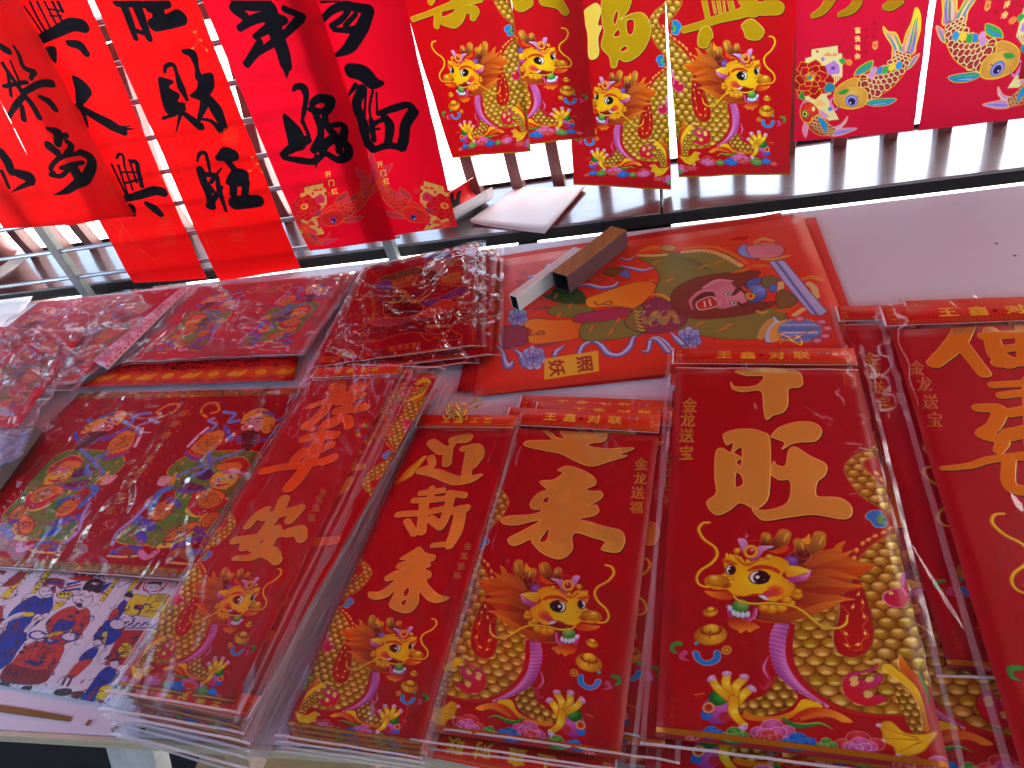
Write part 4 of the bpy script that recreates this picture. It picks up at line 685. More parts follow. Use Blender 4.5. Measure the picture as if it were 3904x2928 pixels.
for p in ((880,770),(800,835),(1030,930),(1170,950),(1220,870),(780,700)): c.line([(p[0]-18,p[1]+24),(p[0],p[1]),(p[0]+14,p[1]-26)],[3,16,3],(228,110,30))
c.line(V([(-90,380),(-20,355),(60,360)]),[30,46,30],(225,110,20)); c.ell(V([(100,358)])[0],56,22,(190,150,70),edge=ol,ew=4)
c.line(V([(-110,410),(0,412),(80,405)]),24,(225,190,110)); c.line(V([(200,388),(330,378),(430,395),(520,435),(605,485)]),30,(222,190,110)); c.line(V([(210,362),(340,350),(450,360),(560,410),(650,470)]),24,(225,105,20))
for k in range(14): p=V([(215+k*28,388+max(0,k-6)*11)])[0]; c.line([(p[0]-6,p[1]-8),(p[0]+6,p[1]-8),(p[0]+6,p[1]+8),(p[0]-3,p[1]+8)],3,(130,80,30),smooth=False)
# belt medallion
F([(1265,880),(1350,780),(1480,712),(1600,750),(1705,850),(1650,925),(1480,962),(1330,940)],(128,35,75)); F([(1265,880),(1345,780),(1400,775),(1370,870),(1420,945),(1330,940)],(125,105,45)); c.line([(1440,690),(1520,690),(1600,735)],[10,20,20],(225,140,30))
for k in range(6): c.line([(1335+k*5,800+k*26),(1360+k*6,812+k*26),(1375+k*6,805+k*26)],7,(225,195,70))
rg=np.random.default_rng(8); th=np.linspace(0,9,26); c.line(np.stack([1400+th*27,850+40*np.sin(th*1.5)],1),[26,30,24],(150,125,60))
for k in range(40): a=rg.uniform(0,6.3); x=1500+rg.normal(0,70); y=850+rg.normal(0,34); c.line([(x,y),(x+30*cos(a),y+20*sin(a))],[8,3],[(225,190,70),(190,150,60),(110,140,160),(200,90,60)][k%4])
# hair, face
F(V([(120,690),(180,622),(330,560),(540,530),(735,522),(690,590),(640,640),(650,740),(860,735),(740,802),(560,842),(330,858),(200,832),(130,770)]),(112,34,28),(70,16,14))
F(V([(345,640),(440,588),(545,588),(548,615),(640,690),(642,742),(520,782),(440,782),(430,722),(380,682),(330,662)]),('rad',V([(560,690)])[0],200,(222,140,160),(195,95,120)),(90,30,40),4)
c.line(V([(270,790),(255,730),(330,668),(420,660)]),[8,16,26,8],(215,120,140)); c.line(V([(295,745),(330,700),(390,685),(425,705)]),[14,34,40,10],(80,15,15)); F(V([(300,742),(400,702),(442,742),(432,772),(320,792)]),(190,25,25),(235,225,225),6); c.line(V([(350,735),(360,775)]),8,(235,225,225)); c.line(V([(385,722),(398,765)]),8,(235,225,225))
c.ell(V([(462,740)])[0],26,34,(215,130,150),edge=(140,60,80),ew=3)
for x,y in ((515,683),(558,750)): p=V([(x,y)])[0]; c.ell(p,24,14,(230,235,235),edge=(50,20,20),ew=4); c.ell((p[0]+3,p[1]),8,8,(20,15,20))
c.line(V([(555,688),(590,650),(650,600)]),[18,34,6],(80,15,18)); c.line(V([(580,740),(620,765),(685,762)]),[10,24,5],(80,15,18)); c.line(V([(350,640),(440,590),(545,592)]),[20,26,16],(222,140,155))
# hat
F(V([(640,600),(700,572),(748,572),(740,610),(700,625)]),(50,95,190)); F(V([(640,615),(740,620),(782,650),(778,712),(720,742),(655,735),(690,680)]),('rad',V([(745,650)])[0],90,(120,160,235),(30,70,180))); F(V([(640,680),(690,675),(712,690),(690,725),(645,720)]),(215,170,50)); c.ell(V([(676,698)])[0],14,12,(200,30,30)); F(V([(750,580),(800,552),(850,570),(880,585),(820,620),(770,640)]),(90,100,45)); c.ell(V([(832,642)])[0],34,30,(50,105,205),edge=ol,ew=3); F(V([(600,620),(645,640),(640,675)]),(205,40,70))
# scarf ends
c.line(V([(1020,585),(1090,565),(1165,585)]),[16,36,22],(215,120,30)); c.line(V([(885,605),(880,680)]),30,(220,190,110)); c.line(V([(1080,610),(1115,640),(1130,700)]),34,(220,190,110)); c.line(V([(850,800),(930,795),(1005,750)]),[14,40,10],(220,80,20)); c.line(V([(980,830),(1040,790)]),28,(225,190,110)); F(V([(850,700),(900,650),(1000,720),(960,770),(870,780)]),(110,85,35)); c.line(V([(670,490),(740,485),(850,490)]),[14,34,6],(225,105,25)); c.line(V([(530,535),(620,520),(660,500)]),[6,24,14],(225,105,25)); c.line(V([(715,800),(760,815),(800,800)]),[10,22,5],(205,160,40))
# sword, hands, mirror
F(V([(798,455),(905,448),(1207,805),(1175,834),(1095,828),(905,600)]),(165,180,232),(50,60,120),4,smooth=False); c.line(V([(850,455),(1130,825)]),14,(80,105,190)); c.line(V([(885,452),(1185,812)]),10,(175,190,235))
F(V([(580,370),(620,335),(655,345),(700,430),(720,445),(640,425),(600,410)]),(120,150,225)); F(V([(648,350),(740,335),(872,338),(905,385),(850,425),(700,432),(652,392)]),(215,120,145)); 
for k in range(4): c.line(V([(740+k*6,342+k*20),(820,345+k*18),(885+k*4,352+k*18)]),4,(150,60,90))
c.line(V([(700,318),(760,292),(830,312)]),[16,30,16],(205,165,50)); c.line(V([(700,330),(830,330)]),12,(190,145,40)); c.line(V([(748,440),(840,438),(940,415)]),[18,26,16],(205,165,50))
F(V([(770,1010),(790,920),(832,838),(880,870),(940,850),(900,900),(870,1000),(830,1025)]),(185,200,235)); c.line(V([(840,1000),(850,930),(900,880)]),[40,46,30],(230,170,60)); c.line(V([(745,985),(770,920),(815,870)]),34,(200,160,70))
p=V([(1015,940)])[0]; c.ell(p,160,86,(200,160,70)); c.ell((p[0]+4,p[1]),150,78,(80,130,205))
for k,(dy,col) in enumerate(((-40,(150,185,230)),(-8,(60,110,195)),(14,(190,205,235)),(46,(60,115,200)))): c.line([(p[0]-120,p[1]+dy),(p[0]+120,p[1]+dy)],14,col)
for x,y in ((1012,858),(1165,880),(1205,925),(1190,978),(1135,1010)): q=V([(x,y)])[0]; c.ell(q,40,20,(205,90,120),edge=(120,40,60),ew=4); c.ell((q[0]+8,q[1]),22,12,(225,150,170))
q=V([(245,1000)])[0]; rose(q[0],q[1],80); ribbon(V([(120,960),(160,1000),(200,1040)]),[10,30,30]); ribbon(V([(-30,1000),(30,1010),(100,1090)]),[10,24,30])
# label and faint characters
c.fill([(700,1140),(1080,1082),(1088,1226),(700,1290)],(232,186,30),smooth=False)
text(c,'照',(985,1175),(0,0),120,(150,25,20),rot=82,bold=3); text(c,'妖',(790,1205),(0,0),120,(150,25,20),rot=82,bold=3)
text(c,'天',(540,540),(0,0),60,(150,20,15),rot=82,bold=2); text(c,'师',(530,615),(0,0),70,(150,20,15),rot=82,bold=2)
c.rgb=c.rgb*.9+np.array((255,225,200))*.1
# ---- hearth-god sheet on white paper
WQ=rect3((-120,2128),(930,2242),(590,2720),('z',.003))
c=tab('hearth',WQ,.003,900,(214,214,226)); crop(c,0,2080,2.4403); at_scale(c,(700,800))
bl=(22,48,165); rd=(192,48,38); ye=(222,205,30); dk=(45,22,38); li=(70,60,80)
F=lambda P,col,e=li,w=3,**k:c.fill(P,col,edge=e,ew=w,**k)
for P in ([(0,480),(270,200),(322,180),(60,505)],[(285,440),(440,215),(505,215),(335,440)],[(920,512),(1075,300),(1115,300),(970,516)],[(1180,425),(1245,312),(1300,315),(1212,432)],[(-300,760),(-60,470),(-10,475),(-240,770)]): F(P,ye,smooth=False)
for k in range(6): text(c,'东西南北上中'[k],(300-k*38,220+k*42),(0,0),30,(40,30,20),rot=30); text(c,'天地君亲师位'[k],(470-k*26,235+k*34),(0,0),28,(40,30,20),rot=30); text(c,'一家之主保安'[k],(1085-k*24,320+k*34),(0,0),26,(40,30,20),rot=30)
for P in ([(340,190),(-60,690)],[(450,200),(-20,800)],[(1120,300),(330,1400)],[(1240,310),(460,1420)]): c.line(P,3,(130,125,150))
F([(20,370),(180,240),(260,230),(150,360),(20,380)],(150,40,45)); c.ell((230,215),40,30,(205,205,220),edge=li,ew=3); F([(0,230),(60,240),(20,270)],(150,30,60)); F([(-200,900),(-60,640),(20,560),(0,760),(-120,940)],rd)
F([(15,770),(110,600),(300,470),(380,490),(482,478),(485,565),(430,645),(330,640),(250,790),(245,860),(160,985),(90,1085),(-60,1150),(-60,860)],bl); c.fill([(90,800),(160,720),(180,760),(120,820)],(120,50,80),op=.5)
for P in ([(12,790),(50,705),(140,655),(205,640)],[(255,770),(340,700),(410,655)]): c.line(P,[64,66,60],li); c.line(P,[58,60,54],(208,210,224)); c.line([(x+8,y+12) for x,y in P],5,li)
F([(205,655),(225,622),(315,618),(300,655)],ye); c.ell((430,430),66,54,(210,208,220),edge=li,ew=4); F([(395,385),(435,312),(520,300),(597,330),(575,405),(520,368),(450,365)],(160,35,70)); c.line([(440,345),(520,335),(570,350)],20,bl); c.ell((500,410),22,36,(150,45,90)); 
for P in ([(395,425),(420,420)],[(445,425),(470,418)],[(420,460),(445,460)]): c.line(P,4,dk)
F([(430,715),(540,610),(680,560),(820,590),(832,700),(770,800),(720,870),(600,920),(590,990),(480,1190),(400,1272),(180,1285),(0,1235),(120,1070),(260,920),(430,870),(450,800)],rd); F([(85,1100),(280,1150),(480,1160),(400,1274),(180,1287),(0,1235)],(128,25,30))
for k in range(7): c.line([(80+k*55,1130+k*6),(110+k*50,1200),(90+k*50,1260)],4,(80,12,20))
F([(540,685),(707,700),(650,785),(468,795)],bl,smooth=False); 
for P in ([(560,620),(500,680)],[(640,600),(610,690)],[(700,580),(690,690)],[(760,600),(800,700)],[(370,980),(330,1060)],[(520,1000),(480,1100)]): c.line(P,5,(110,20,25))
c.ell((345,832),84,44,bl); c.ell((352,830),70,34,(210,212,226),edge=li,ew=3); c.ell((650,845),84,50,bl); c.ell((645,845),68,38,(210,212,226),edge=li,ew=3); F([(400,850),(480,880),(570,870),(520,905),(450,915)],bl); c.line([(440,845),(540,810),(660,790)],[26,36,18],(205,180,30)); c.ell((470,880),28,16,(150,160,200)); F([(270,1085),(310,1070),(350,1085),(330,1110),(285,1108)],(30,30,90)); c.ell((420,980),40,60,(150,30,35),rot=30,op=.6)
c.ell((770,490),95,80,(212,210,222),edge=li,ew=4); c.line([(690,540),(740,585),(830,560)],[6,14,6],(200,200,215)); 
for P in ([(730,465),(770,458)],[(800,480),(840,475)],[(745,500),(775,520)],[(700,520),(720,560)]): c.line(P,6,dk)
c.fill([(705,540),(755,535),(765,560),(730,575)],(30,20,35)); F([(768,405),(810,330),(880,303),(952,330),(948,400),(905,445),(840,415)],(50,15,28)); c.ell((885,350),36,14,(200,195,210)); c.line([(760,425),(830,432),(895,450)],18,(215,213,225)); F([(950,375),(1010,345),(1030,350),(940,440)],bl)
c.ell((600,455),78,36,ye,edge=dk,ew=4); 
for x in (565,600,635): c.ell((x,450),10,14,(40,30,20))
c.line([(590,420),(660,410),(740,400)],20,bl); c.line([(610,390),(680,375),(745,360)],18,rd); c.line([(625,365),(690,345),(740,330)],18,bl); F([(630,300),(690,290),(700,245),(740,280),(790,240),(800,285),(885,250),(840,315),(740,325)],rd); F([(500,560),(560,510),(600,540),(490,600)],ye)
for k in range(30): x,y=600+((k*83)%420),240+((k*41)%60); c.line([(x,y),(x+14,y+8)],4,[ye,bl,li,(150,50,60)][k%4])
F([(1180,500),(1262,450),(1360,470),(1480,450),(1585,470),(1540,600),(1485,672),(1330,655),(1145,620)],ye); c.ell((1430,395),72,60,(208,208,222),edge=li,ew=4); c.line([(1352,330),(1335,400),(1380,430)],10,(190,30,60)); c.line([(1548,345),(1520,400),(1450,425)],10,(190,30,60)); F([(1255,395),(1310,330),(1330,330),(1290,405)],rd); c.line([(1380,345),(1500,345)],14,dk)
for P in ([(1395,390),(1420,388)],[(1445,390),(1470,386)],[(1410,425),(1450,425)]): c.line(P,4,dk)
F([(1255,570),(1300,545),(1340,575),(1300,600)],rd); c.line([(1290,640),(1330,560),(1365,540)],12,bl); c.line([(1440,640),(1500,570),(1570,470)],9,dk); c.ell((1500,490),60,34,(150,150,60),op=.7)
F([(1010,695),(1080,590),(1145,510),(1185,530),(1105,680)],bl); F([(1000,690),(1060,590),(1110,600),(1090,660)],rd); c.ell((1185,480),34,40,(205,205,220),edge=li,ew=3); F([(1155,465),(1200,425),(1235,450),(1230,480)],dk)
c.fill([(1120,655),(1485,670),(1440,785),(1085,780)],(205,208,222),smooth=False)
for k in range(9): c.line([(1170+k*34,715+((k*17)%40)),(1200+k*34,708+((k*17)%40))],[16,10],bl if k%3 else li); c.line([(1180+k*30,765),(1200+k*30,768)],8,li)
F([(1120,785),(1392,790),(1200,1110),(975,1112)],(176,36,42),smooth=False); c.ell((1165,970),58,74,ye,rot=30,edge=(120,100,20),ew=4)
for k in range(4): c.line([(1120,940+k*22),(1205,950+k*22)],4,(120,100,20))
F([(870,850),(940,760),(1000,690),(1135,780),(1080,880),(990,925)],bl); c.ell((1090,730),70,46,(205,206,222),edge=li,ew=3); F([(945,830),(980,790),(1000,810),(970,920)],(200,195,90)); c.line([(880,870),(960,860)],22,dk); F([(735,1055),(830,965),(912,950),(900,1010),(850,1065),(780,1130)],bl); F([(625,1212),(730,1080),(860,1062),(780,1150),(690,1222)],rd); c.ell((910,905),40,34,(205,205,220),edge=li,ew=3)
for P in ([(610,1230),(580,1290)],[(665,1230),(630,1300)]): c.line(P,18,dk)
for k in range(14): x,y=900+((k*67)%200),930+((k*53)%180); c.line([(x,y),(x+30,y-14)],4,li,op=.7)
F([(830,1312),(935,1170),(1040,1120),(1082,1170),(1052,1262),(960,1312),(855,1472),(738,1462)],bl); c.line([(830,1430),(900,1310)],[30,16],(160,40,60)); c.ell((1065,1100),42,46,(205,205,220),edge=li,ew=3); c.line([(1035,1070),(1120,1055)],16,dk); F([(885,1432),(945,1310),(1055,1298),(1052,1342),(930,1442)],ye); F([(875,1492),(960,1440),(1005,1492)],(165,40,45),smooth=False)
F([(500,1375),(540,1335),(660,1335),(650,1385),(560,1395)],(60,32,45)); F([(660,1370),(770,1355),(770,1400),(700,1430)],(100,30,38))
for k in range(40): x,y=480+((k*97)%720),1330+((k*59)%150); c.line([(x,y),(x+28,y+((k%5)-2)*8)],[5,3],[li,dk,(120,115,140),ye][k%4],op=.75)
F([(-60,1310),(0,1270),(90,1270),(70,1310),(0,1330)],(70,60,70)); F([(190,1330),(290,1300),(280,1340),(200,1360)],(60,50,60)); F([(60,1310),(330,1365),(300,1392),(40,1345)],ye)
_m=(np.abs(c.rgb-np.array((214,214,226))).sum(2)>60).astype(float); ornament(c,_m,260,[(60,30,45),(40,30,60),(120,25,30),(15,30,110)],15,6); ornament(c,1-_m,90,[(110,100,130),(90,80,110)],12,7)
# ---- small printed parts
def header_canvas(kind='对联',size='1.6'):
    c=Cv(512,96,(214,26,18)); c.k=1
    xx=np.linspace(0,1,512)[None,:,None]; c.rgb=c.rgb*(1-.0*xx)+np.array((20,38,2))*xx
    for y in (8,84): c.line([(10,y),(500,y)],2.5,(215,110,30),smooth=False)
    for x in (10,500): c.line([(x,8),(x,84)],2.5,(215,110,30),smooth=False)
    for i in range(46): c.ell((24+i*10,76),2.2,2.2,(220,140,40))
    for x in (20,488):
        for j in range(3): c.ell((x,20+j*24),8,7,(205,80,20)); c.ell((x,20+j*24),4,3,(235,160,50))
    c.ell((70,40),16,14,(205,60,22)); c.ell((256,44),6,6,(90,10,15))
    text(c,'王鑫',(150,42),(218,42),46,(245,195,40),bold=1.8,foil=.5); text(c,kind,(300,42),(368,42),46,(245,195,40),bold=1.8,foil=.5)
    if size: c.ell((428,28),22,14,(205,70,60)); text(c,size,(414,28),(440,28),20,(240,220,200))
    return c
PR['header']=header_canvas(); PR['header_craft']=header_canvas('工艺','')
c=Cv(600,150,(188,18,14)); c.k=1; rng=np.random.default_rng(4)
for i in range(190): x,y=rng.uniform(0,600),rng.uniform(10,70); c.ell((x,y),rng.uniform(3,8),rng.uniform(2,4),(70,2,8),rot=rng.uniform(-40,40))
for i in range(9):
    x=30+i*68
    for j in range(7): a=2*pi*j/7; c.ell((x+26*cos(a),105+20*sin(a)),16,12,(205,70+10*(i%3),15),op=.8)
    c.ell((x,105),16,14,(222,150,25)) if i%2 else c.fill([(x-26,112),(x-10,92),(x+4,98),(x+26,90),(x+20,116),(x-6,120)],(222,150,25))
PR['lace']=c
# ------------------------------------------------------------------ materials
M={}
def nodes(name):
    m=bpy.data.materials.new(name); m.use_nodes=True; nt=m.node_tree; nt.nodes.clear(); o=nt.nodes.new('ShaderNodeOutputMaterial'); M[name]=m; return m,nt,o
def N(nt,t,**kw):
    n=nt.nodes.new(t)
    for k,v in kw.items():
        if k in n.inputs: n.inputs[k].default_value=v
        else: setattr(n,k,v)
    return n
def noise(nt,scale,detail=4,sc3=None,rough=.6):
    tc=N(nt,'ShaderNodeTexCoord'); mp=N(nt,'ShaderNodeMapping'); nt.links.new(tc.outputs['Object'],mp.inputs[0])
    if sc3: mp.inputs['Scale'].default_value=sc3
    n=N(nt,'ShaderNodeTexNoise',Scale=scale,Detail=detail,Roughness=rough); nt.links.new(mp.outputs[0],n.inputs['Vector']); return n
def ramp(nt,src,stops):
    r=N(nt,'ShaderNodeValToRGB'); e=r.color_ramp.elements
    while len(e)<len(stops): e.new(.5)
    for el,(p,c) in zip(e,stops): el.position=p; el.color=(*c,1) if len(c)==3 else c
    nt.links.new(src,r.inputs[0]); return r
def surf(name,c0,c1,scale=8,rough=.5,r2=None,bump=.0,bscale=60,sc3=None,coat=0,metal=0,spec=.5):
    m,nt,o=nodes(name); n=noise(nt,scale,6,sc3); r=ramp(nt,n.outputs[0],[(.3,c0),(.7,c1)])
    p=N(nt,'ShaderNodeBsdfPrincipled',Roughness=rough,Metallic=metal); p.inputs['Coat Weight'].default_value=coat; p.inputs['Specular IOR Level'].default_value=spec; p.inputs['Coat Roughness'].default_value=.15; p.inputs['Coat IOR'].default_value=2.4
    nt.links.new(r.outputs[0],p.inputs['Base Color'])
    if r2 is not None:
        rr=ramp(nt,noise(nt,scale*2.3,5,sc3).outputs[0],[(.35,(rough,)*3),(.7,(r2,)*3)]); nt.links.new(rr.outputs[0],p.inputs['Roughness'])
    if bump:
        b=N(nt,'ShaderNodeBump',Strength=bump,Distance=.002); nt.links.new(noise(nt,bscale,5,sc3).outputs[0],b.inputs['Height']); nt.links.new(b.outputs[0],p.inputs['Normal'])
    nt.links.new(p.outputs[0],o.inputs[0]); return m
def print_mat(name,c,rough=.42,transl=0.,plain=None,spec=.3,sheen=0):
    """printed paper: the painted sheet gives colour, its foil mask gives metal and relief"""
    im=bpy.data.images.new(name,c.w,c.h,alpha=True); a=np.empty((c.h,c.w,4),np.float32); a[...,:3]=(c.rgb[::-1]/255).clip(0,1); a[...,3]=c.foil[::-1].clip(0,1); im.pixels.foreach_set(a.ravel()); im.alpha_mode='CHANNEL_PACKED'; im.update()
    m,nt,o=nodes(name); t=N(nt,'ShaderNodeTexImage'); t.image=im; t.extension='EXTEND'; t.interpolation='Cubic'
    uv=N(nt,'ShaderNodeUVMap',uv_map='uv'); nt.links.new(uv.outputs[0],t.inputs[0]); col=t.outputs[0]
    if plain is not None:      # the sheet goes on in plain colour above the printed part
        sp=N(nt,'ShaderNodeSeparateXYZ'); nt.links.new(uv.outputs[0],sp.inputs[0]); g=N(nt,'ShaderNodeMath',operation='GREATER_THAN'); g.inputs[1].default_value=.999; nt.links.new(sp.outputs[1],g.inputs[0])
        mx=N(nt,'ShaderNodeMix',data_type='RGBA'); nt.links.new(g.outputs[0],mx.inputs[0]); nt.links.new(col,mx.inputs[6]); mx.inputs[7].default_value=(*[(v/255)**2.2 for v in plain],1); col=mx.outputs[2]
    p=N(nt,'ShaderNodeBsdfPrincipled',Roughness=rough); p.inputs['Specular IOR Level'].default_value=spec; nt.links.new(col,p.inputs['Base Color'])
    mm=N(nt,'ShaderNodeMath',operation='MULTIPLY'); mm.inputs[1].default_value=.28; nt.links.new(t.outputs[1],mm.inputs[0]); nt.links.new(mm.outputs[0],p.inputs['Metallic'])
    rr=N(nt,'ShaderNodeMapRange'); rr.inputs['To Min'].default_value=rough; rr.inputs['To Max'].default_value=.24; nt.links.new(t.outputs[1],rr.inputs[0]); nt.links.new(rr.outputs[0],p.inputs['Roughness'])
    nz=noise(nt,9,3); ad=N(nt,'ShaderNodeMath',operation='MULTIPLY_ADD'); ad.inputs[1].default_value=1.2; nt.links.new(nz.outputs[0],ad.inputs[0]); nt.links.new(t.outputs[1],ad.inputs[2])
    b=N(nt,'ShaderNodeBump',Strength=.9,Distance=.0016); nt.links.new(ad.outputs[0],b.inputs['Height']); nt.links.new(b.outputs[0],p.inputs['Normal'])
    out=p.outputs[0]
    if transl:
        tr=N(nt,'ShaderNodeBsdfTranslucent'); nt.links.new(col,tr.inputs[0]); ms=N(nt,'ShaderNodeMixShader'); ms.inputs[0].default_value=transl; nt.links.new(out,ms.inputs[1]); nt.links.new(tr.outputs[0],ms.inputs[2]); out=ms.outputs[0]
    nt.links.new(out,o.inputs[0]); return m
def film_mat(name,haze=.05,wr=1.,seed=0.,rough=.06,tint=(.97,.97,.98),refl=.7,sc=4.5,fine=.02,st=(1,.35,1),cr=.035,hc=(.9,.88,.92),cap=.10,dist=.0035):
    """clear wrinkled plastic film"""
    m,nt,o=nodes(name); m.use_transparent_shadow=True if hasattr(m,'use_transparent_shadow') else True
    tc=N(nt,'ShaderNodeTexCoord'); mp=N(nt,'ShaderNodeMapping'); mp.inputs['Location'].default_value=(seed,seed*1.7,seed*.3); mp.inputs['Rotation'].default_value=(0,0,seed); nt.links.new(tc.outputs['Object'],mp.inputs[0])
    mp.inputs['Scale'].default_value=st
    n1=N(nt,'ShaderNodeTexNoise',Scale=sc,Detail=3,Roughness=.5,Distortion=1.0); nt.links.new(mp.outputs[0],n1.inputs['Vector'])
    a1=N(nt,'ShaderNodeMath',operation='SUBTRACT'); a1.inputs[1].default_value=.5; nt.links.new(n1.outputs[0],a1.inputs[0]); a2=N(nt,'ShaderNodeMath',operation='ABSOLUTE'); nt.links.new(a1.outputs[0],a2.inputs[0]); a3=N(nt,'ShaderNodeMapRange',interpolation_type='SMOOTHSTEP'); a3.inputs['From Max'].default_value=cr; nt.links.new(a2.outputs[0],a3.inputs[0])
    n2=N(nt,'ShaderNodeTexNoise',Scale=38,Detail=2,Roughness=.5,Distortion=.8); nt.links.new(mp.outputs[0],n2.inputs['Vector'])
    ad=N(nt,'ShaderNodeMath',operation='MULTIPLY_ADD'); ad.inputs[1].default_value=fine; nt.links.new(n2.outputs[0],ad.inputs[0]); nt.links.new(a3.outputs[0],ad.inputs[2])
    b=N(nt,'ShaderNodeBump',Strength=.7*wr,Distance=dist); nt.links.new(ad.outputs[0],b.inputs['Height'])
    fr=N(nt,'ShaderNodeFresnel',IOR=1.5); nt.links.new(b.outputs[0],fr.inputs['Normal']); f2=N(nt,'ShaderNodeMath',operation='MULTIPLY'); f2.inputs[1].default_value=refl; f2.use_clamp=True; nt.links.new(fr.outputs[0],f2.inputs[0]); f3=N(nt,'ShaderNodeMath',operation='MINIMUM'); f3.inputs[1].default_value=cap; nt.links.new(f2.outputs[0],f3.inputs[0]); f2=f3
    tr=N(nt,'ShaderNodeBsdfTransparent',Color=(*tint,1)); gl=N(nt,'ShaderNodeBsdfGlossy',Roughness=rough); nt.links.new(b.outputs[0],gl.inputs['Normal'])
    df=N(nt,'ShaderNodeBsdfDiffuse',Color=(*hc,1)); m1=N(nt,'ShaderNodeMixShader'); m1.inputs[0].default_value=haze; nt.links.new(tr.outputs[0],m1.inputs[1]); nt.links.new(df.outputs[0],m1.inputs[2])
    m2=N(nt,'ShaderNodeMixShader'); nt.links.new(f2.outputs[0],m2.inputs[0]); nt.links.new(m1.outputs[0],m2.inputs[1]); nt.links.new(gl.outputs[0],m2.inputs[2]); nt.links.new(m2.outputs[0],o.inputs[0]); return m
surf('bench_lacquer',(.040,.010,.010),(.085,.022,.018),3,.30,.45,.35,30,(1,7,4),coat=1,spec=.5)
surf('bench_dark',(.008,.006,.007),(.016,.011,.012),6,.5,bump=.1)
surf('hazed_lacquer',(.12,.045,.045),(.20,.08,.075),7,.25,.45,.3,50,(6,6,1.5))  # bench lacquer made lighter: haze over the balusters put into the colour
surf('column_red',(.12,.018,.016),(.2,.035,.03),4,.3,.5,.15,30)
surf('concrete',(.42,.42,.40),(.6,.59,.56),3,.9,bump=.6,bscale=25)
surf('ground_pale',(.60,.60,.58),(.72,.72,.70),.6,.9,bump=.2,bscale=20)
surf('floor_dark',(.008,.008,.009),(.015,.015,.017),5,.9,bump=.4,bscale=40,spec=.1)
surf('melamine',(.64,.65,.75),(.71,.72,.82),2.2,.42,.55,.04,90,spec=.3)
surf('ply_edge',(.50,.44,.30),(.62,.56,.40),14,.6,bump=.3,bscale=60,sc3=(1,1,16))
surf('raw_wood',(.36,.27,.16),(.50,.40,.25),5,.7,bump=.4,bscale=50,sc3=(1,8,8))
surf('grey_plank',(.42,.44,.45),(.58,.60,.60),4,.8,bump=.6,bscale=40,sc3=(12,1.5,4))
surf('steel',(.30,.33,.36),(.42,.45,.48),10,.28,.42,.1,60,metal=.9)
surf('steel_flat',(.22,.24,.24),(.34,.36,.35),10,.4,.55,metal=.6)
surf('aluminium_tube',(.64,.70,.70),(.74,.79,.78),9,.38,.5,.08,70,(1,1,6),metal=.15)
surf('wood_foil',(.30,.13,.035),(.45,.22,.07),3,.45,.55,.1,60,(30,2,30),spec=.2)
surf('brown_pvc',(.10,.045,.05),(.15,.07,.075),6,.4)
surf('inside_shade',(.02,.02,.022),(.03,.03,.03),6,.8)  # near-black colour standing in for shade inside the tubes and hole
surf('white_paper',(.86,.86,.87),(.92,.92,.93),3,.55,bump=.12,bscale=14)
surf('red_paper',(.52,.010,.008),(.60,.016,.010),4,.6,bump=.1,bscale=14,spec=.15)
surf('red_card',(.42,.006,.012),(.5,.01,.018),4,.35)
surf('brown_tape',(.22,.10,.02),(.30,.15,.035),6,.5,spec=.1)
surf('stain',(.10,.09,.06),(.16,.14,.09),30,.8)
surf('gold_tinsel',(.75,.45,.06),(.85,.6,.12),20,.18,metal=1)
surf('grey_board',(.10,.10,.105),(.16,.16,.165),6,.75,bump=.3)
surf('blue_plastic',(.008,.012,.16),(.014,.02,.24),4,.45,bump=.3,bscale=12)
surf('red_plastic',(.30,.01,.012),(.38,.016,.018),6,.4)
surf('roof_timber',(.045,.028,.02),(.07,.045,.032),3,.8,bump=.3,sc3=(1,9,9))
surf('blue_wrap',(.06,.22,.50),(.42,.46,.40),16,.2,.35,.5,30)
surf('wall_grey',(.16,.16,.16),(.22,.215,.21),3,.9,bump=.3)
surf('cord_mat',(.35,.32,.28),(.42,.38,.33),30,.8)
for i in range(4): film_mat('film_%d'%i,[.003,.003,.003,.003][i],[.8,.7,.8,.7][i],[.7,2.9,5.1,8.3][i])
film_mat('film_hazy',.055,1.5,3.3,.05,refl=.9,sc=5,fine=.02,cr=.035,hc=(.98,.72,.84),cap=.40,dist=.008); film_mat('film_crumpled',.004,1.5,6.1,.025,refl=.8,sc=5,fine=.012,cr=.035,cap=.40,dist=.008,st=(1,.28,1)); film_mat('film_shiny',.008,1.6,9.7,.02,refl=1.0,sc=9,fine=.10,cr=.05,st=(1,.8,1),cap=.4,dist=.006); film_mat('seam_film',.14,.5,1.1,.12,(.95,.92,.94),hc=(.85,.78,.9)); film_mat('seam_thin',.16,.5,2.1,.12,(.96,.93,.95),hc=(.82,.72,.86)); film_mat('seam_edge',.6,.4,3.1,.15,(.95,.95,.97),hc=(.9,.92,.95),cap=.3); film_mat('film_stack',.012,.7,4.4,.06)  # film_hazy: pinkish reflected haze put in as diffuse colour
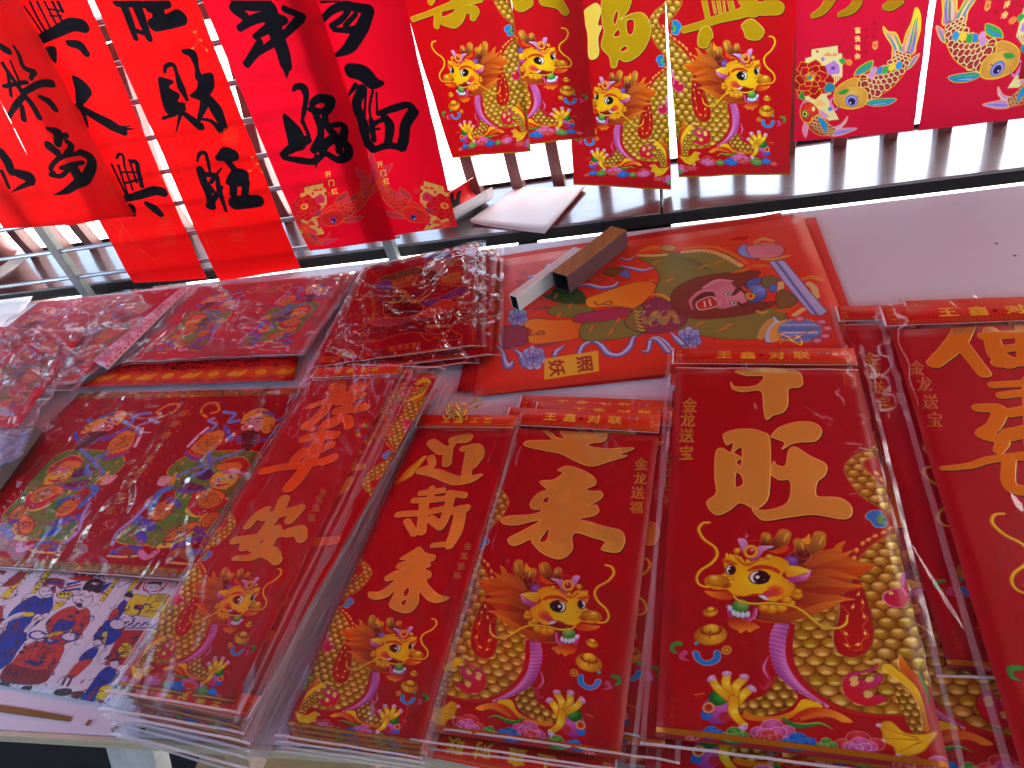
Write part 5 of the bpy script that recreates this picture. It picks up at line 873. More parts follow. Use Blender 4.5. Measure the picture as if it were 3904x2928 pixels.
# ------------------------------------------------------------------ mesh helpers
def obj(name,me,mat=None,parent=None,smooth=False):
    if isinstance(me,bmesh.types.BMesh):
        b=me; me=bpy.data.meshes.new(name); b.to_mesh(me); b.free()
    o=bpy.data.objects.new(name,me); C.objects.link(o)
    if mat:
        for m_ in (mat if isinstance(mat,list) else [mat]): me.materials.append(M[m_] if isinstance(m_,str) else m_)
    if parent is not None: o.parent=parent
    if smooth: me.shade_smooth()
    return o
def tag(o,label,cat=None,group=None,kind=None):
    if label: o['label']=label
    if cat: o['category']=cat
    if group: o['group']=group
    if kind: o['kind']=kind
    return o
def thing(name,label,cat,loc=(0,0,0),group=None):
    o=bpy.data.objects.new(name,None); C.objects.link(o); o.location=loc; o.empty_display_size=.05; return tag(o,label,cat,group)
def copy_tree(o,parent=None):
    n=o.copy(); C.objects.link(n); n.parent=parent
    if parent is not None: n.matrix_parent_inverse=o.matrix_parent_inverse.copy()
    for ch in o.children: copy_tree(ch,n)
    return n
def fix(o,root):
    """keep world-space mesh where it is below a root placed elsewhere"""
    o.parent=root; o.matrix_parent_inverse=Matrix.Translation(root.location).inverted(); return o
def box(x0,x1,y0,y1,z0,z1,bev=0.,seg=2):
    b=bmesh.new(); bmesh.ops.create_cube(b,size=1); bmesh.ops.scale(b,vec=(x1-x0,y1-y0,z1-z0),verts=b.verts); bmesh.ops.translate(b,vec=((x0+x1)/2,(y0+y1)/2,(z0+z1)/2),verts=b.verts)
    if bev: bmesh.ops.bevel(b,geom=b.edges[:],offset=bev,segments=seg,profile=.5,affect='EDGES')
    return b
def tube(pts,r,n=10,cap=True):
    b=bmesh.new(); P=[Vector(p) for p in pts]; rings=[]
    for i,p in enumerate(P):
        d=(P[min(i+1,len(P)-1)]-P[max(i-1,0)]).normalized(); a=d.orthogonal().normalized() if i==0 else (a-d*a.dot(d)).normalized(); c=d.cross(a); rr=r if np.isscalar(r) else r[i]
        rings.append([b.verts.new(p+rr*(cos(2*pi*k/n)*a+sin(2*pi*k/n)*c)) for k in range(n)])
    for i in range(len(P)-1):
        for k in range(n): b.faces.new((rings[i][k],rings[i][(k+1)%n],rings[i+1][(k+1)%n],rings[i+1][k]))
    if cap: b.faces.new(rings[0][::-1]); b.faces.new(rings[-1])
    return b
def vn(x,y,s=0.):
    """cheap smooth noise"""
    return (sin(x*3.1+s)+sin(y*4.7+s*1.3+1)+sin((x+y)*7.3+s*.7)+sin((x-y)*11.1+s*2.1)*.6+sin(x*17+y*5+s)*.35)/4
def grid_sheet(P4,nx,ny,off=None,thick=0.,u0=0.,u1=1.,v0=0.,v1=1.):
    """quad TL,TR,BR,BL -> grid with uv; off(u,v) = (dx,dy,dz); thick closes it to a slab"""
    TL,TR,BR,BL=[np.asarray(p,float) for p in P4]; b=bmesh.new(); uvl=b.loops.layers.uv.new('uv'); g=[]; uvs={}
    nrm=np.cross(TR-TL,BL-TL); nrm=-nrm/np.linalg.norm(nrm)
    def layer(dz):
        R=[]
        for j in range(ny+1):
            v=v0+(v1-v0)*j/ny; row=[]
            for i in range(nx+1):
                u=u0+(u1-u0)*i/nx; p=(BL*(1-u)+BR*u)*(1-v)+(TL*(1-u)+TR*u)*v
                if off is not None: p=p+np.asarray(off(u,v))
                w=b.verts.new(p+nrm*dz); uvs[w]=(u,v); row.append(w)
            R.append(row)
        return R
    T=layer(0.)
    for j in range(ny):
        for i in range(nx): b.faces.new((T[j][i],T[j][i+1],T[j+1][i+1],T[j+1][i]))
    if thick:
        B=layer(-thick)
        for j in range(ny):
            for i in range(nx): b.faces.new((B[j][i],B[j+1][i],B[j+1][i+1],B[j][i+1])).material_index=1
        for i in range(nx): b.faces.new((B[0][i],B[0][i+1],T[0][i+1],T[0][i])).material_index=1; b.faces.new((T[ny][i],T[ny][i+1],B[ny][i+1],B[ny][i])).material_index=1
        for j in range(ny): b.faces.new((T[j][0],T[j+1][0],B[j+1][0],B[j][0])).material_index=1; b.faces.new((B[j][nx],B[j+1][nx],T[j+1][nx],T[j][nx])).material_index=1
    for f in b.faces:
        f.smooth=True
        for l in f.loops: l[uvl].uv=uvs[l.vert]
    return b
# ------------------------------------------------------------------ setting
tag(obj('ground',grid_sheet([(-400,600,-.9),(400,600,-.9),(400,-300,-.9),(-400,-300,-.9)],8,8),'ground_pale'),None,kind='structure')
fl=tag(obj('pavilion_floor',box(-6,6,-2.4,1.75,-1.2,-.75,.01),'floor_dark'),None,kind='structure')
# unseen roof added to keep sun and sky light off the stall
rf=thing('shade_roof','dark timber roof added to shade the stall, out of the picture','roof',(0,0,1.9))
def rpart(name,b,m): fix(obj(name,b,m),rf)
rpart('roof_slab',box(-2.7,6,-2.8,2.5,1.95,2.05),'roof_timber'); rpart('eave_beam',box(-2.7,6,1.45,1.6,1.72,1.949,.01),'roof_timber'); rpart('rear_beam',box(-2.7,6,-2.3,-2.15,1.72,1.949,.01),'roof_timber')
for k in range(9): rpart('rafter',box(-2.6+k*.97,-2.52+k*.97,-2.75,2.47,1.87,1.9485,.004),'roof_timber')
rear=thing('blocker_wall','low grey plastered wall added behind the camera to block light, out of the picture','wall',(0,-2.5,-.75)); fix(obj('wall_face',box(-6,6,-2.6,-2.42,-.75,1.25),'wall_grey'),rear)  # added unseen wall, cuts the light from behind the camera
# bench with leaning balusters
BY0,BY1,BZ=1.33,1.565,-.007
bench=thing('pavilion_bench','dark red lacquered pavilion bench with curved balusters, behind the table','bench',(0,1.45,-.75))
xc=-.0205
def plank(x0,x1,seed):
    b=box(x0,x1,BY0,BY1,BZ-.026,BZ,.003,2); bmesh.ops.subdivide_edges(b,edges=[e for e in b.edges if abs((e.verts[0].co-e.verts[1].co).x)>.5],cuts=40)
    for v in b.verts:
        if v.co.z>BZ-.01: v.co.z+=.0012*vn(v.co.x*3,v.co.y*8,seed)
    return b
fix(obj('seat_plank',plank(-4.2,xc-.0015,1),['bench_lacquer'],smooth=False),bench); fix(obj('seat_plank',plank(xc+.0015,3.2,2),'bench_lacquer'),bench)
fix(obj('front_board',box(-4.2,3.2,BY0-.006,BY0-.0004,BZ-.0265,BZ-.0015,.001),'bench_dark'),bench)
fix(obj('back_sill',box(-4.2,3.2,1.5605,1.5645,BZ-.001,BZ+.007,.001),'bench_dark'),bench)
fix(obj('back_strip',box(-4.2,3.2,BY1+.001,BY1+.02,BZ-.05,BZ-.004),'bench_lacquer'),bench)
def baluster(x):
    b=bmesh.new(); w,d=.0135,.017; rings=[]
    for k in range(15):
        t=k/14; z=BZ-.006+.46*t; y=1.54+.10*t*t-.022*sin(pi*min(t*1.6,1)); rings.append([b.verts.new((x+sx*w,y+sy*d,z)) for sx,sy in((-1,-1),(1,-1),(1,1),(-1,1))])
    for k in range(14):
        for q in range(4): b.faces.new((rings[k][q],rings[k][(q+1)%4],rings[k+1][(q+1)%4],rings[k+1][q]))
    b.faces.new(rings[0][::-1]); b.faces.new(rings[-1]); bmesh.ops.recalc_face_normals(b,faces=b.faces[:]); bmesh.ops.bevel(b,geom=[e for e in b.edges if abs((e.verts[0].co-e.verts[1].co).z)>.02],offset=.002,segments=1,affect='EDGES'); return b
bal=fix(obj('baluster',baluster(0),'hazed_lacquer'),bench); first=True
for k in range(-24,22):
    x=-.2465+.0995*k
    if -1.95<x<-1.80: continue
    if first: bal.location.x=x; first=False; continue
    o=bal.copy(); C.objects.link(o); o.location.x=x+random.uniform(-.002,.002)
fix(obj('top_rail',box(-4.2,3.2,1.61,1.68,.452,.50,.008),'hazed_lacquer'),bench)
for x0,x1 in ((-3.1,-2.95),(-1.42,-1.30),(-.325,-.282),(-.143,-.003),(1.6,1.75)): fix(obj('support',box(x0,x1,BY0-.028,BY0+.0,-.75,BZ-.0265,.002),'bench_dark'),bench)
for x0 in (-3.0,-1.38,-.07,1.65): fix(obj('bench_leg',box(x0,x0+.06,1.40,1.52,-.75,BZ-.0265,.003),'bench_dark'),bench)
# round column at the left with a broken mortar collar
col=thing('timber_column','thick round dark red column at the far left end of the bench','column',(-1.9,1.5,-.75))
fix(obj('shaft',tube([(-1.905,1.50,-.75),(-1.905,1.50,1.72)],.105,28),'column_red',smooth=True),col)
b=tube([(-1.905,1.5,BZ-.002),(-1.905,1.5,BZ+.012)],[.15,.118],30)
for v in b.verts: v.co.x+=.012*vn(v.co.x*9,v.co.y*9,3); v.co.y+=.012*vn(v.co.x*8,v.co.y*11,5); v.co.y=min(v.co.y,1.56)
fix(obj('mortar_collar',b,'concrete'),col)
col2=thing('timber_column','added round dark red column at the far right end of the bench, beyond the picture','column',(1.9,1.5,-.75)); fix(obj('shaft',tube([(1.905,1.50,-.75),(1.905,1.50,1.72)],.105,28),'column_red',smooth=True),col2)  # unseen column, added along with the roof
# steel rack
rack=thing('steel_rack','grey steel ladder rack with square rails behind the ink couplets','rack',(-1,1.3,-.75)); RY=1.277
for x in (-1.392,-.592): 
    o=fix(obj('rail',box(x-.008,x+.0145,RY-.008,RY+.012,-.75,.98,.0015),'steel_flat'),rack)
for k in range(14):
    z=.043+.0705*k-.282*0
    fix(obj('rung',tube([(-1.9,RY,z),(-.56,RY,z)],.0052,10),'steel',smooth=True),rack)
for k in range(1,9): fix(obj('rung',tube([(-1.9,RY,.043-.0705*k),(-.56,RY,.043-.0705*k)],.0052,10),'steel',smooth=True),rack)
fix(obj('rail',box(-1.91,-1.889,RY-.008,RY+.012,-.75,.98,.0015),'steel_flat'),rack)
# table
table=thing('market_table','pale laminate trestle table covered with New Year prints','table',(0,.75,-.75)); TY0,TY1=.262,1.256
fix(obj('tabletop',box(-1.75,1.9,TY0+.004,TY1,-.018,0,.0012),'melamine'),table); fix(obj('front_edging',box(-1.75,1.9,TY0-.002,TY0+.0035,-.0185,.0006,.0008),'ply_edge'),table)
def beam(p,q,w,t,m,name,up=(0,1,0)):
    P,Q=Vector(p),Vector(q); d=Q-P; L=d.length; b=box(-w/2,w/2,-t/2,t/2,0,L,.002); z=d.normalized(); x=Vector(up).cross(z).normalized(); y=z.cross(x); Mx=Matrix((x,y,z)).transposed().to_4x4(); Mx.translation=P; b.transform(Mx); return fix(obj(name,b,m),table)
beam((-.66,.30,-.02),(-.86,.10,-.76),.075,.022,'grey_plank','leg',(.2,1,0)); beam((-.53,.31,-.02),(-.66,.17,-.75),.03,.03,'raw_wood','brace'); beam((-.42,.33,-.02),(-.40,.30,-.75),.035,.03,'raw_wood','leg'); beam((-.62,.30,-.13),(-.36,.31,-.19),.05,.016,'raw_wood','stretcher',(0,0,1))
beam((-1.6,1.1,-.02),(-1.6,1.1,-.75),.04,.04,'raw_wood','leg'); beam((1.2,1.1,-.02),(1.2,1.1,-.75),.04,.04,'raw_wood','leg'); beam((1.2,.32,-.02),(1.2,.30,-.75),.04,.04,'raw_wood','leg'); beam((-1.6,.32,-.02),(-1.6,.30,-.75),.04,.04,'raw_wood','leg'); beam((-1.7,.34,-.045),(1.8,.34,-.045),.04,.03,'raw_wood','rail',(0,0,1))
def flat(name,pts,z,m,t=.0004):
    b=bmesh.new(); vs=[b.verts.new((*at(p,z)[:2],z)) for p in pts]; f=b.faces.new(vs); f.normal_update()
    if f.normal.z<0: f.normal_flip()
    r=bmesh.ops.extrude_face_region(b,geom=[f]); bmesh.ops.translate(b,vec=(0,0,t),verts=[v for v in r['geom'] if isinstance(v,bmesh.types.BMVert)]); return fix(obj(name,b,m),table)
W=lambda P:[(x*.31646,2500+y*.31646) for x,y in P]
flat('tape_strip',W([(-200,560),(400,650),(865,735),(840,795),(400,735),(-200,650)]),.0008,'brown_tape'); flat('tape_scrap',W([(1020,835),(1070,770),(1110,775),(1060,845)]),.0008,'brown_tape'); flat('tape_scrap',W([(1330,890),(1430,825),(1450,835),(1370,900)]),.0008,'brown_tape'); flat('tape_scrap',W([(1680,930),(1690,870),(1755,870),(1745,940)]),.0008,'brown_tape'); flat('hole',W([(1335,915),(1360,895),(1385,905),(1365,925)]),.0012,'inside_shade')
for p in ((3870,975),(3800,1170),(2140,975),(3800,928)): flat('scuff',[(p[0]-8,p[1]),(p[0],p[1]-3),(p[0]+7,p[1]),(p[0],p[1]+3)],.0008,'stain')
# things under the table
b=bmesh.new(); bmesh.ops.create_icosphere(b,subdivisions=4,radius=1)
for v in b.verts:
    n=v.co.copy(); k=1+.10*vn(n.x*2,n.y*2+n.z*2,4); v.co=Vector((n.x*.17*k,n.y*.13*k,max(n.z,-.75)*.16*k+(.03*vn(n.x*5,n.y*5,1) if n.z>.5 else 0)))
o=obj('bag',b,'blue_plastic',smooth=True); o.location=(-.27,.22,-.50); tag(o,'crumpled dark blue plastic bag under the front edge of the table','bag')
st=thing('plastic_stool','red plastic stool under the table beside the blue bag','stool',(-.4,.3,-.75))
fix(obj('seat',box(-.53,-.25,.10,.36,-.66,-.635,.01),'red_plastic'),st)
for x,y in ((-.51,.13),(-.27,.13),(-.51,.33),(-.27,.33)): fix(obj('leg',box(x-.016,x+.016,y-.016,y+.016,-.75,-.6605,.003),'red_plastic'),st)
b=grid_sheet([(-1.5,.30,-.742),(-.95,.30,-.742),(-.95,-.5,-.742),(-1.5,-.5,-.742)],12,16,lambda u,v:(0,0,.004*vn(u*5,v*6)),.006); tag(obj('floor_mat',b,['floor_dark','floor_dark']),'black mat lying on the floor in front of the table','mat')
# ------------------------------------------------------------------ hanging couplets
HANG_TOP=1.70
def scroll(name,key,quad,y,label,group,bend=.006,mat=None,seed=1.,curl=0.,transl=.5,plain=INKR):
    P=[aty(p,y) for p in quad]; c=PR[key]
    m=print_mat(key,c,.5,transl,plain,.08 if key.startswith('ink') else .3) if key not in M else M[key]
    H=np.linalg.norm(P[0]-P[3]); vtop=1+(HANG_TOP-P[0][2])/H
    def off(u,v): 
        return (0.0015*vn(v*4,seed*3,seed),-bend*(sin(u*pi*1.0+seed)*.5+.5)*(1-.5*min(v,1))+bend*.5*vn(u*1.5,v*1.5,seed)-curl*max(0,.35-v)**2*8*(u-.5+ (.5 if curl>0 else -.5)*0)-.004*max(0,.06-v)/.06*(1 if seed>3 else -1),0)
    b=grid_sheet(P,14,46,off,0,0,1,0,vtop); o=tag(obj(name,b,m),label,'couplet',group); return o
G_='couplets hung above the bench'; cp='hanging_couplet'
def q2(key): return HQ.get(key) or LQ.get(key) or CARPQ.get(key)
scroll(cp,'ink_left',LQ['ink_left'],1.258,'red couplet with a cut-off black stroke at its foot, leftmost of those hanging',G_,.004,seed=1.1,transl=.44)
scroll(cp,'ink_duo',LQ['ink_duo'],1.250,'red couplet with black characters 樂多, hung second from the left over its neighbour',G_,.004,seed=2.3,transl=.42)
scroll(cp,'ink_xing',LQ['ink_xing'],1.262,'red couplet with black characters 興人興, partly behind the one with 多',G_,.005,seed=.4,transl=.44)
scroll(cp,'ink_wang',LQ['ink_wang'],1.262,'long red couplet with black characters 財旺 between two bright gaps',G_,.005,seed=1.9,transl=.44)
scroll(cp,'ink_hao',LQ['ink_hao'],1.254,'crimson couplet with black 年好 and a gold carp at its foot',G_,.004,seed=.9,transl=.45,plain=(214,8,34))
scroll(cp,'ink_gao',LQ['ink_gao'],1.262,'crimson couplet with black 步高, right of and behind the one with 好',G_,.004,seed=2.8,transl=.45,plain=(214,8,34))
scroll(cp,'couplet_le',HQ['couplet_le'],1.392,'dragon couplet with gold 樂, dragon facing left, highest of the dragon couplets',G_,.010,seed=4.2,transl=.22,curl=.02,plain=RED)
scroll(cp,'couplet_le_right',HQ['couplet_le_right'],1.396,'narrow-looking dragon couplet overlapping the 樂 one, its dragon facing right',G_,.008,seed=3.6,transl=.22,plain=RED)
scroll(cp,'couplet_fu',HQ['couplet_fu'],1.420,'dragon couplet with pale gold 福, dragon facing left, half hidden at its left',G_,.008,seed=5.2,transl=.2,plain=RED)
scroll(cp,'couplet_xing',HQ['couplet_xing'],1.414,'dragon couplet with gold 興, dragon facing right towards the carp couplets',G_,.010,seed=3.1,curl=.05,transl=.2,plain=RED)
scroll(cp,'couplet_carp',CARPQ['couplet_carp'],1.40,'pink-red couplet with a big carp swimming left beside a peony',G_,.004,seed=.2,transl=.25,plain=(205,12,52))
P=[aty(p,1.27) for p in CARPQ['couplet_carp']]; dxs=.4125-P[3][0]
qr=[tuple(proj(np.array([x,1.27,z]))) for x,z in ((.411,P[0][2]),(.608,P[0][2]),(.613,.112),(.4165,.118))]
scroll(cp,'couplet_carp_right',qr,1.40,'pink-red couplet with a big carp swimming right, at the right edge of the picture',G_,.004,seed=2.2,transl=.25,plain=(205,12,52))
for k,(x,key,z0) in enumerate(((-1.475,'ink_wang',.44),(-1.69,'ink_hao',.36),(-1.90,'ink_gao',.34),(-2.12,'ink_xing',.30),(-2.34,'ink_wang',.30),(.72,'couplet_carp',.13),(.94,'couplet_xing',.10))):  # added unseen couplets, keep sky reflections off the film
    left=x<0; y=1.262 if left else 1.40; w=.2 if left else .225; asp=PR[key].wh/PR[key].ww; q=[tuple(proj(np.array([a,y,b]))) for a,b in ((x-w/2,z0+w*asp),(x+w/2,z0+w*asp),(x+w/2,z0),(x-w/2,z0))]
    scroll(cp,key,q,y,('%s unseen red couplet added beyond the %s edge of the picture to block sky glare'%(['first','second','third','fourth','fifth','first','second'][k],'left' if left else 'right')),'added couplets outside the picture, '+('left' if left else 'right'),.004,seed=k*.9,transl=.4)
hc=thing('hanging_line','pale cord from which the couplets hang, above the picture','cord',(0,1.26,HANG_TOP)); fix(obj('line',tube([(-2.5,1.26,1.71),(-1.4,1.262,1.702),(-.42,1.262,1.699),(-.38,1.40,1.702),(.6,1.40,1.702),(1.83,1.40,1.71)],.003,8),'cord_mat'),hc)
# ------------------------------------------------------------------ packets on the table
def sag(seed,a=.0016): return lambda u,v:(0,0,a*vn(u*2.2,v*3.1,seed))
def packet(name,key,label,group,film,header='header',seed=1.,hh=.165,fl=(.05,.05,.03),z=None,cat='couplet packet',sheetmat=.4,string=False,wr=.0024,sw=(.022,.022),sm='seam_film'):
    """sleeved sheet: paper, header card, film, seams"""
    c=PR[key]; P=[np.array(p) for p in c.P]; base=thing(name,label,cat,tuple(P[3]),group); w=np.linalg.norm(P[1]-P[0]); h=np.linalg.norm(P[0]-P[3])
    m=print_mat('print_'+key,c,sheetmat) if 'print_'+key not in M else M['print_'+key]
    fix(obj('printed_sheet',grid_sheet(P,16,30,sag(seed),.0012),[m,'red_card']),base)
    r=w/h; top=1.0
    if header:
        hm='print_'+header
        if hm not in M: print_mat(hm,PR[header],.35)
        v0=1.012; v1=v0+hh*r
        ex=(P[1]-P[0]); ey=(P[0]-P[3]); Q=[P[3]+ey*v1+ex*-.015,P[3]+ey*v1+ex*1.0,P[3]+ey*v0+ex*1.0,P[3]+ey*v0+ex*-.015]; Q=[q+np.array([0,0,.0022]) for q in Q]
        hc_=fix(obj('header_card',grid_sheet(Q,8,2,sag(seed+2,.0008),.0009),[M[hm],'white_paper']),base); top=v1+.012
        E=[P[3]+ey*v1+ex*-.026,P[3]+ey*v1+ex*-.0155,P[3]+ey*v0+ex*-.0155,P[3]+ey*v0+ex*-.026]; ce=obj('card_edge',grid_sheet([e+np.array([0,0,.0023]) for e in E],1,1,None,.0009),['white_paper','white_paper']); ce.parent=hc_
    a,b_,d=fl
    def foff(u,v): 
        e=min(u+a,1+b_-u,1e9); return (0,0,.0042+wr*(vn(u*3.5,v*5.2,seed)+.5*abs(vn(u*6+v*3,v*8,seed+3)))-.003*max(0,1-e/.04))
    fix(obj('film_sleeve',grid_sheet(P,26,44,foff,0,-a,1+b_,-d,top+.0),film),base)
    for u0,u1 in ((-a,-a+sw[0]),(1+b_-sw[1],1+b_)): fix(obj('seam',grid_sheet(P,2,30,lambda u,v:(0,0,foff(u,v)[2]+.0006),0,u0,u1,-d,top),sm),base)
    fix(obj('seam',grid_sheet(P,12,1,lambda u,v:(0,0,foff(u,v)[2]+.0009),0,-a,1+b_,-d,-d+.005),'seam_edge'),base)
    if string:
        ex=(P[1]-P[0])/w; ey=(P[0]-P[3])/h; s0=P[3]+ey*h*(top-.01)+ex*w*string+np.array([0,0,.008]); pts=[s0+ex*(.022*sin(t)+.004*t)+ey*(.010*sin(2*t)+.002*t)+np.array([0,0,.003+.004*sin(t*1.5)**2]) for t in np.linspace(0,7.4,40)]
        fix(obj('tie_string',tube(pts,.0009,6),'gold_tinsel',smooth=True),base)
    return base
ORD=['second','third','fourth','fifth','sixth','seventh','eighth','ninth','tenth']
def below(src,n,dx,dy,rot,dz,label,group,jit=.004,first=0):
    """lower packets of a pile: copies, turned and shifted a little, each its own thing"""
    out=[]
    for k in range(1,n+1):
        o=copy_tree(src); o.location=src.location+Vector((dx*k+random.uniform(-jit,jit),dy*k+random.uniform(-jit,jit),-dz*k)); o.rotation_euler=(0,0,radians(rot*k+random.uniform(-.5,.5))); o['label']=label%ORD[k-1+first]; o['group']=group; out.append(o)
    return out
def setfilm(o,mat):
    for ch in o.children:
        if ch.name.startswith('film_sleeve'): ch.data=ch.data.copy(); ch.data.materials[0]=M[mat]
cpk='couplet_packet'
pD=packet(cpk,'pingan','top packet of the fanned pile, orange and gold 接平安 above a dragon facing right','couplet packets on the table','film_0',seed=1.3,fl=(.06,.10,.02))
pile=packet(cpk,'pingan','second sleeved packet from the top of the fanned pile under 接平安','packets piled under 接平安','film_stack',seed=2.4,fl=(.06,.17,.05),sw=(.03,.045),sm='seam_thin'); pile.location=pD.location+Vector((.002,-.002,-.0036))
below(pile,7,.0032,-.0030,-.62,.0037,'%s sleeved packet from the top of the fanned pile under 接平安','packets piled under 接平安',first=1)
o=copy_tree(pD); o['label']='packet lying reversed in the fanned pile, its red header card showing at the front'; cc=PR['pingan']; e=at((968,2688),.031); R=Matrix.Rotation(radians(175.5),3,'Z'); tl=R@Vector((cc.P[0]-cc.P[3])*1.03); o.rotation_euler[2]=radians(175.5); o.location=Vector((e[0],e[1],.0312))-tl; o['group']='couplet packets on the table'
pE=packet(cpk,'xinchun','packet with gold 迎新春 above a small dragon, right of the fanned pile','couplet packets on the table','film_1','header_craft',seed=2.1,fl=(.05,.05,.03),string=.3)
below(pE,3,.001,-.004,.3,.004,'%s sleeved packet from the top of the pile under 迎新春','packets piled under 迎新春')
pB=packet(cpk,'lai','packet with gold 来 above a dragon facing right, middle of the front row','couplet packets on the table','film_2',seed=3.4,fl=(.06,.07,.03))
for (px,py),dz,t in (((2053,1510),.004,'second header card up, directly behind the 来 packet'),((1993,1477),.008,'farthest of the three header cards behind the 来 packet')):
    d=at((px,py),ZB)-at((1950,1538),ZB); o=copy_tree(pB); o.location=pB.location+Vector((d[0],d[1],-dz)); o['label']='couplet packet marked 对联 1.6, '+t; o['group']='couplet packets on the table'
o=copy_tree(pB); o.location=pB.location+Vector((.021,-.004,-.0115)); o.rotation_euler[2]=radians(1.2); o['label']='dragon couplet packet showing only its right margin, between the 来 and 旺 packets'; o['group']='couplet packets on the table'
pC=packet(cpk,'wang','largest packet, gold 千旺 above a dragon facing left, front right','couplet packets on the table','film_3',seed=4.7,fl=(.055,.05,.02),hh=.15,string=.6)
pF=packet(cpk,'jia','packet with orange gold 佳 at the right edge of the picture','couplet packets on the table','film_1',seed=5.9,fl=(.05,.05,.03),hh=.17)
o=copy_tree(pC); d=at((3226,1160),.01)-at((2545,1322),.016); o.location=pC.location+Vector((d[0],d[1],-.007)); o.rotation_euler[2]=radians(2.5); [bpy.data.objects.remove(ch) for ch in list(o.children) if ch.name.startswith('tie_string')]; o['label']='gold-lettered dragon packet mostly hidden, between the 旺 and 佳 packets'; o['group']='couplet packets on the table'
o=copy_tree(pC); o.location=pC.location+Vector((.11,-.012,-.011)); o.rotation_euler[2]=radians(.8); [bpy.data.objects.remove(ch) for ch in list(o.children) if ch.name.startswith('tie_string')]; o['label']='dragon packet under the right edge of the largest packet, only a strip showing'; o['group']='couplet packets on the table'
o=copy_tree(pC); o.location=pC.location+Vector((-.012,-.034,-.0125)); o.rotation_euler[2]=radians(-.6); [bpy.data.objects.remove(ch) for ch in list(o.children) if ch.name.startswith('tie_string')]; o['label']='dragon packet under the largest packet, sticking out below its front edge'; o['group']='couplet packets on the table'
o=copy_tree(pF); o['label']='dragon packet lying under the 佳 packet at the right edge'; o.location=pF.location+Vector((.02,.018,-.006)); o.rotation_euler[2]=radians(-1.5)
# packet turned the other way under the front row, its header shows at the front edge
o=copy_tree(pB); o['label']='packet lying reversed under the front of the 来 packet, its strip of header showing'; cc=PR['lai']; e=at((2330,2925),.003); R=Matrix.Rotation(radians(181.5),3,'Z'); tl=R@Vector((cc.P[0]-cc.P[3])*1.04); o.rotation_euler[2]=radians(181.5); o.location=Vector((e[0],e[1],.0025))-tl; o['group']='couplet packets on the table'
# picture packs at the left
def pack(key,label,film,seed,fl=(.03,.03,.05),wr=.004,sheet=.4): return packet('picture_pack',key,label,'picture packs at the left of the table',film,None,seed,0,fl,cat='picture pack',wr=wr,sheetmat=sheet)
pG1=pack('guards_large','large film pack with two armoured door guardians, front left of the table','film_crumpled',1.7,(.03,.03,.02),.0035)
pG2=pack('guards_small','hazy film pack with two small door guardians and a gold 日 disc','film_hazy',2.6,(.06,.03,.05),.004)
below(pG2,2,-.002,.002,.6,.005,'%s film pack from the top of the pile under the gold 日 disc','packs piled under the 日 pack')
pG3=pack('wealth','shiny red film pack with the god of wealth outlined in orange','film_shiny',3.9,(.02,.06,.02),.004,.25)
o=copy_tree(pG3); o.location=pG3.location+Vector((.030,-.012,-.006)); o.rotation_euler[2]=radians(-1.5); o['label']='red picture pack just under the god of wealth pack, its right edge showing'
o=copy_tree(pG3); o.location=pG3.location+Vector((-.01,-.028,-.012)); o['label']='lowest picture pack under the god of wealth, its front edge showing'
pG0=pack('guards_left','crumpled hazy film pack of red prints beside the steel rack','film_hazy',5.5,(.05,.05,.08),.008)
pG4=pack('guards_corner','crumpled hazy film pack of red prints at the left edge of the picture','film_hazy',6.6,(.05,.08,.08),.009)
# lace-cut paper under the hazy pack
lq=[(640,1290),(1160,1250),(1118,1450),(300,1476)]; lc=PR['lace']
lm=print_mat('print_lace',lc,.5); P=[at(p,.010) for p in lq]; P2=[P[3]+(P[0]-P[3])*.55,P[2]+(P[1]-P[2])*.55,P[2],P[3]]
tag(obj('paper_cutting',grid_sheet(P2,20,6,sag(2.,.002),.001),[lm,'red_card']),'red lace-cut paper with gold flowers between the door guardian packs','paper cutting')
# printed band with 年年好 along the hazy pack
c=Cv(420,60,(225,170,190)); c.k=1
for i,ch in enumerate('年年好年年好年好'): text(c,ch,(30+i*50,30),(0,0),34,(190,40,60)); 
for i in range(40): c.ell((10+i*10.5,10 if i%2 else 50),4,4,(200,60,80))
nm=print_mat('print_band',c,.4); P=[at(p,.027) for p in ((690,1095),(715,1102),(410,1408),(352,1375))]; o=grid_sheet([P[3],P[0],P[1],P[2]],16,2,None,.0008); tag(obj('printed_band',o,[nm,'white_paper']),'pale pink printed band reading 年年好 along the left of the hazy pack','paper band')
# white sheet and grey bar at the left edge
P=[at(p,.006) for p in ((-120,1160),(125,1128),(60,1250),(-160,1300))]; tag(obj('blank_sheet',grid_sheet(P,6,6,sag(3,.002),.0006),['white_paper','white_paper']),'blank white sheet at the back left corner of the table','paper')
a,b=at((150,1672),.0),at((-60,1960),.0); d=Vector(b-a).normalized(); n=Vector((-d.y,d.x,0))
gb=box(0,(Vector(b)-Vector(a)).length,-.016,.016,0,.02,.002); Mx=Matrix((d,n,Vector((0,0,1)))).transposed().to_4x4(); Mx.translation=Vector(a)+Vector((0,0,.012)); gb.transform(Mx); tag(obj('wooden_bar',gb,'grey_board'),'dark grey bar at the left edge of the table, in front of the crumpled pack','bar')
P=[at(p,.034) for p in ((-140,1640),(128,1632),(85,1735),(-140,1850))]; bb=grid_sheet(P,14,14,lambda u,v:(0,0,.004*vn(u*6,v*6,2)),.001); tag(obj('foil_wrapper',bb,['blue_wrap','blue_wrap'] if 'blue_wrap' in M else ['steel','steel']),'scrap of shiny blue wrapper at the left edge, above the grey bar','wrapper')
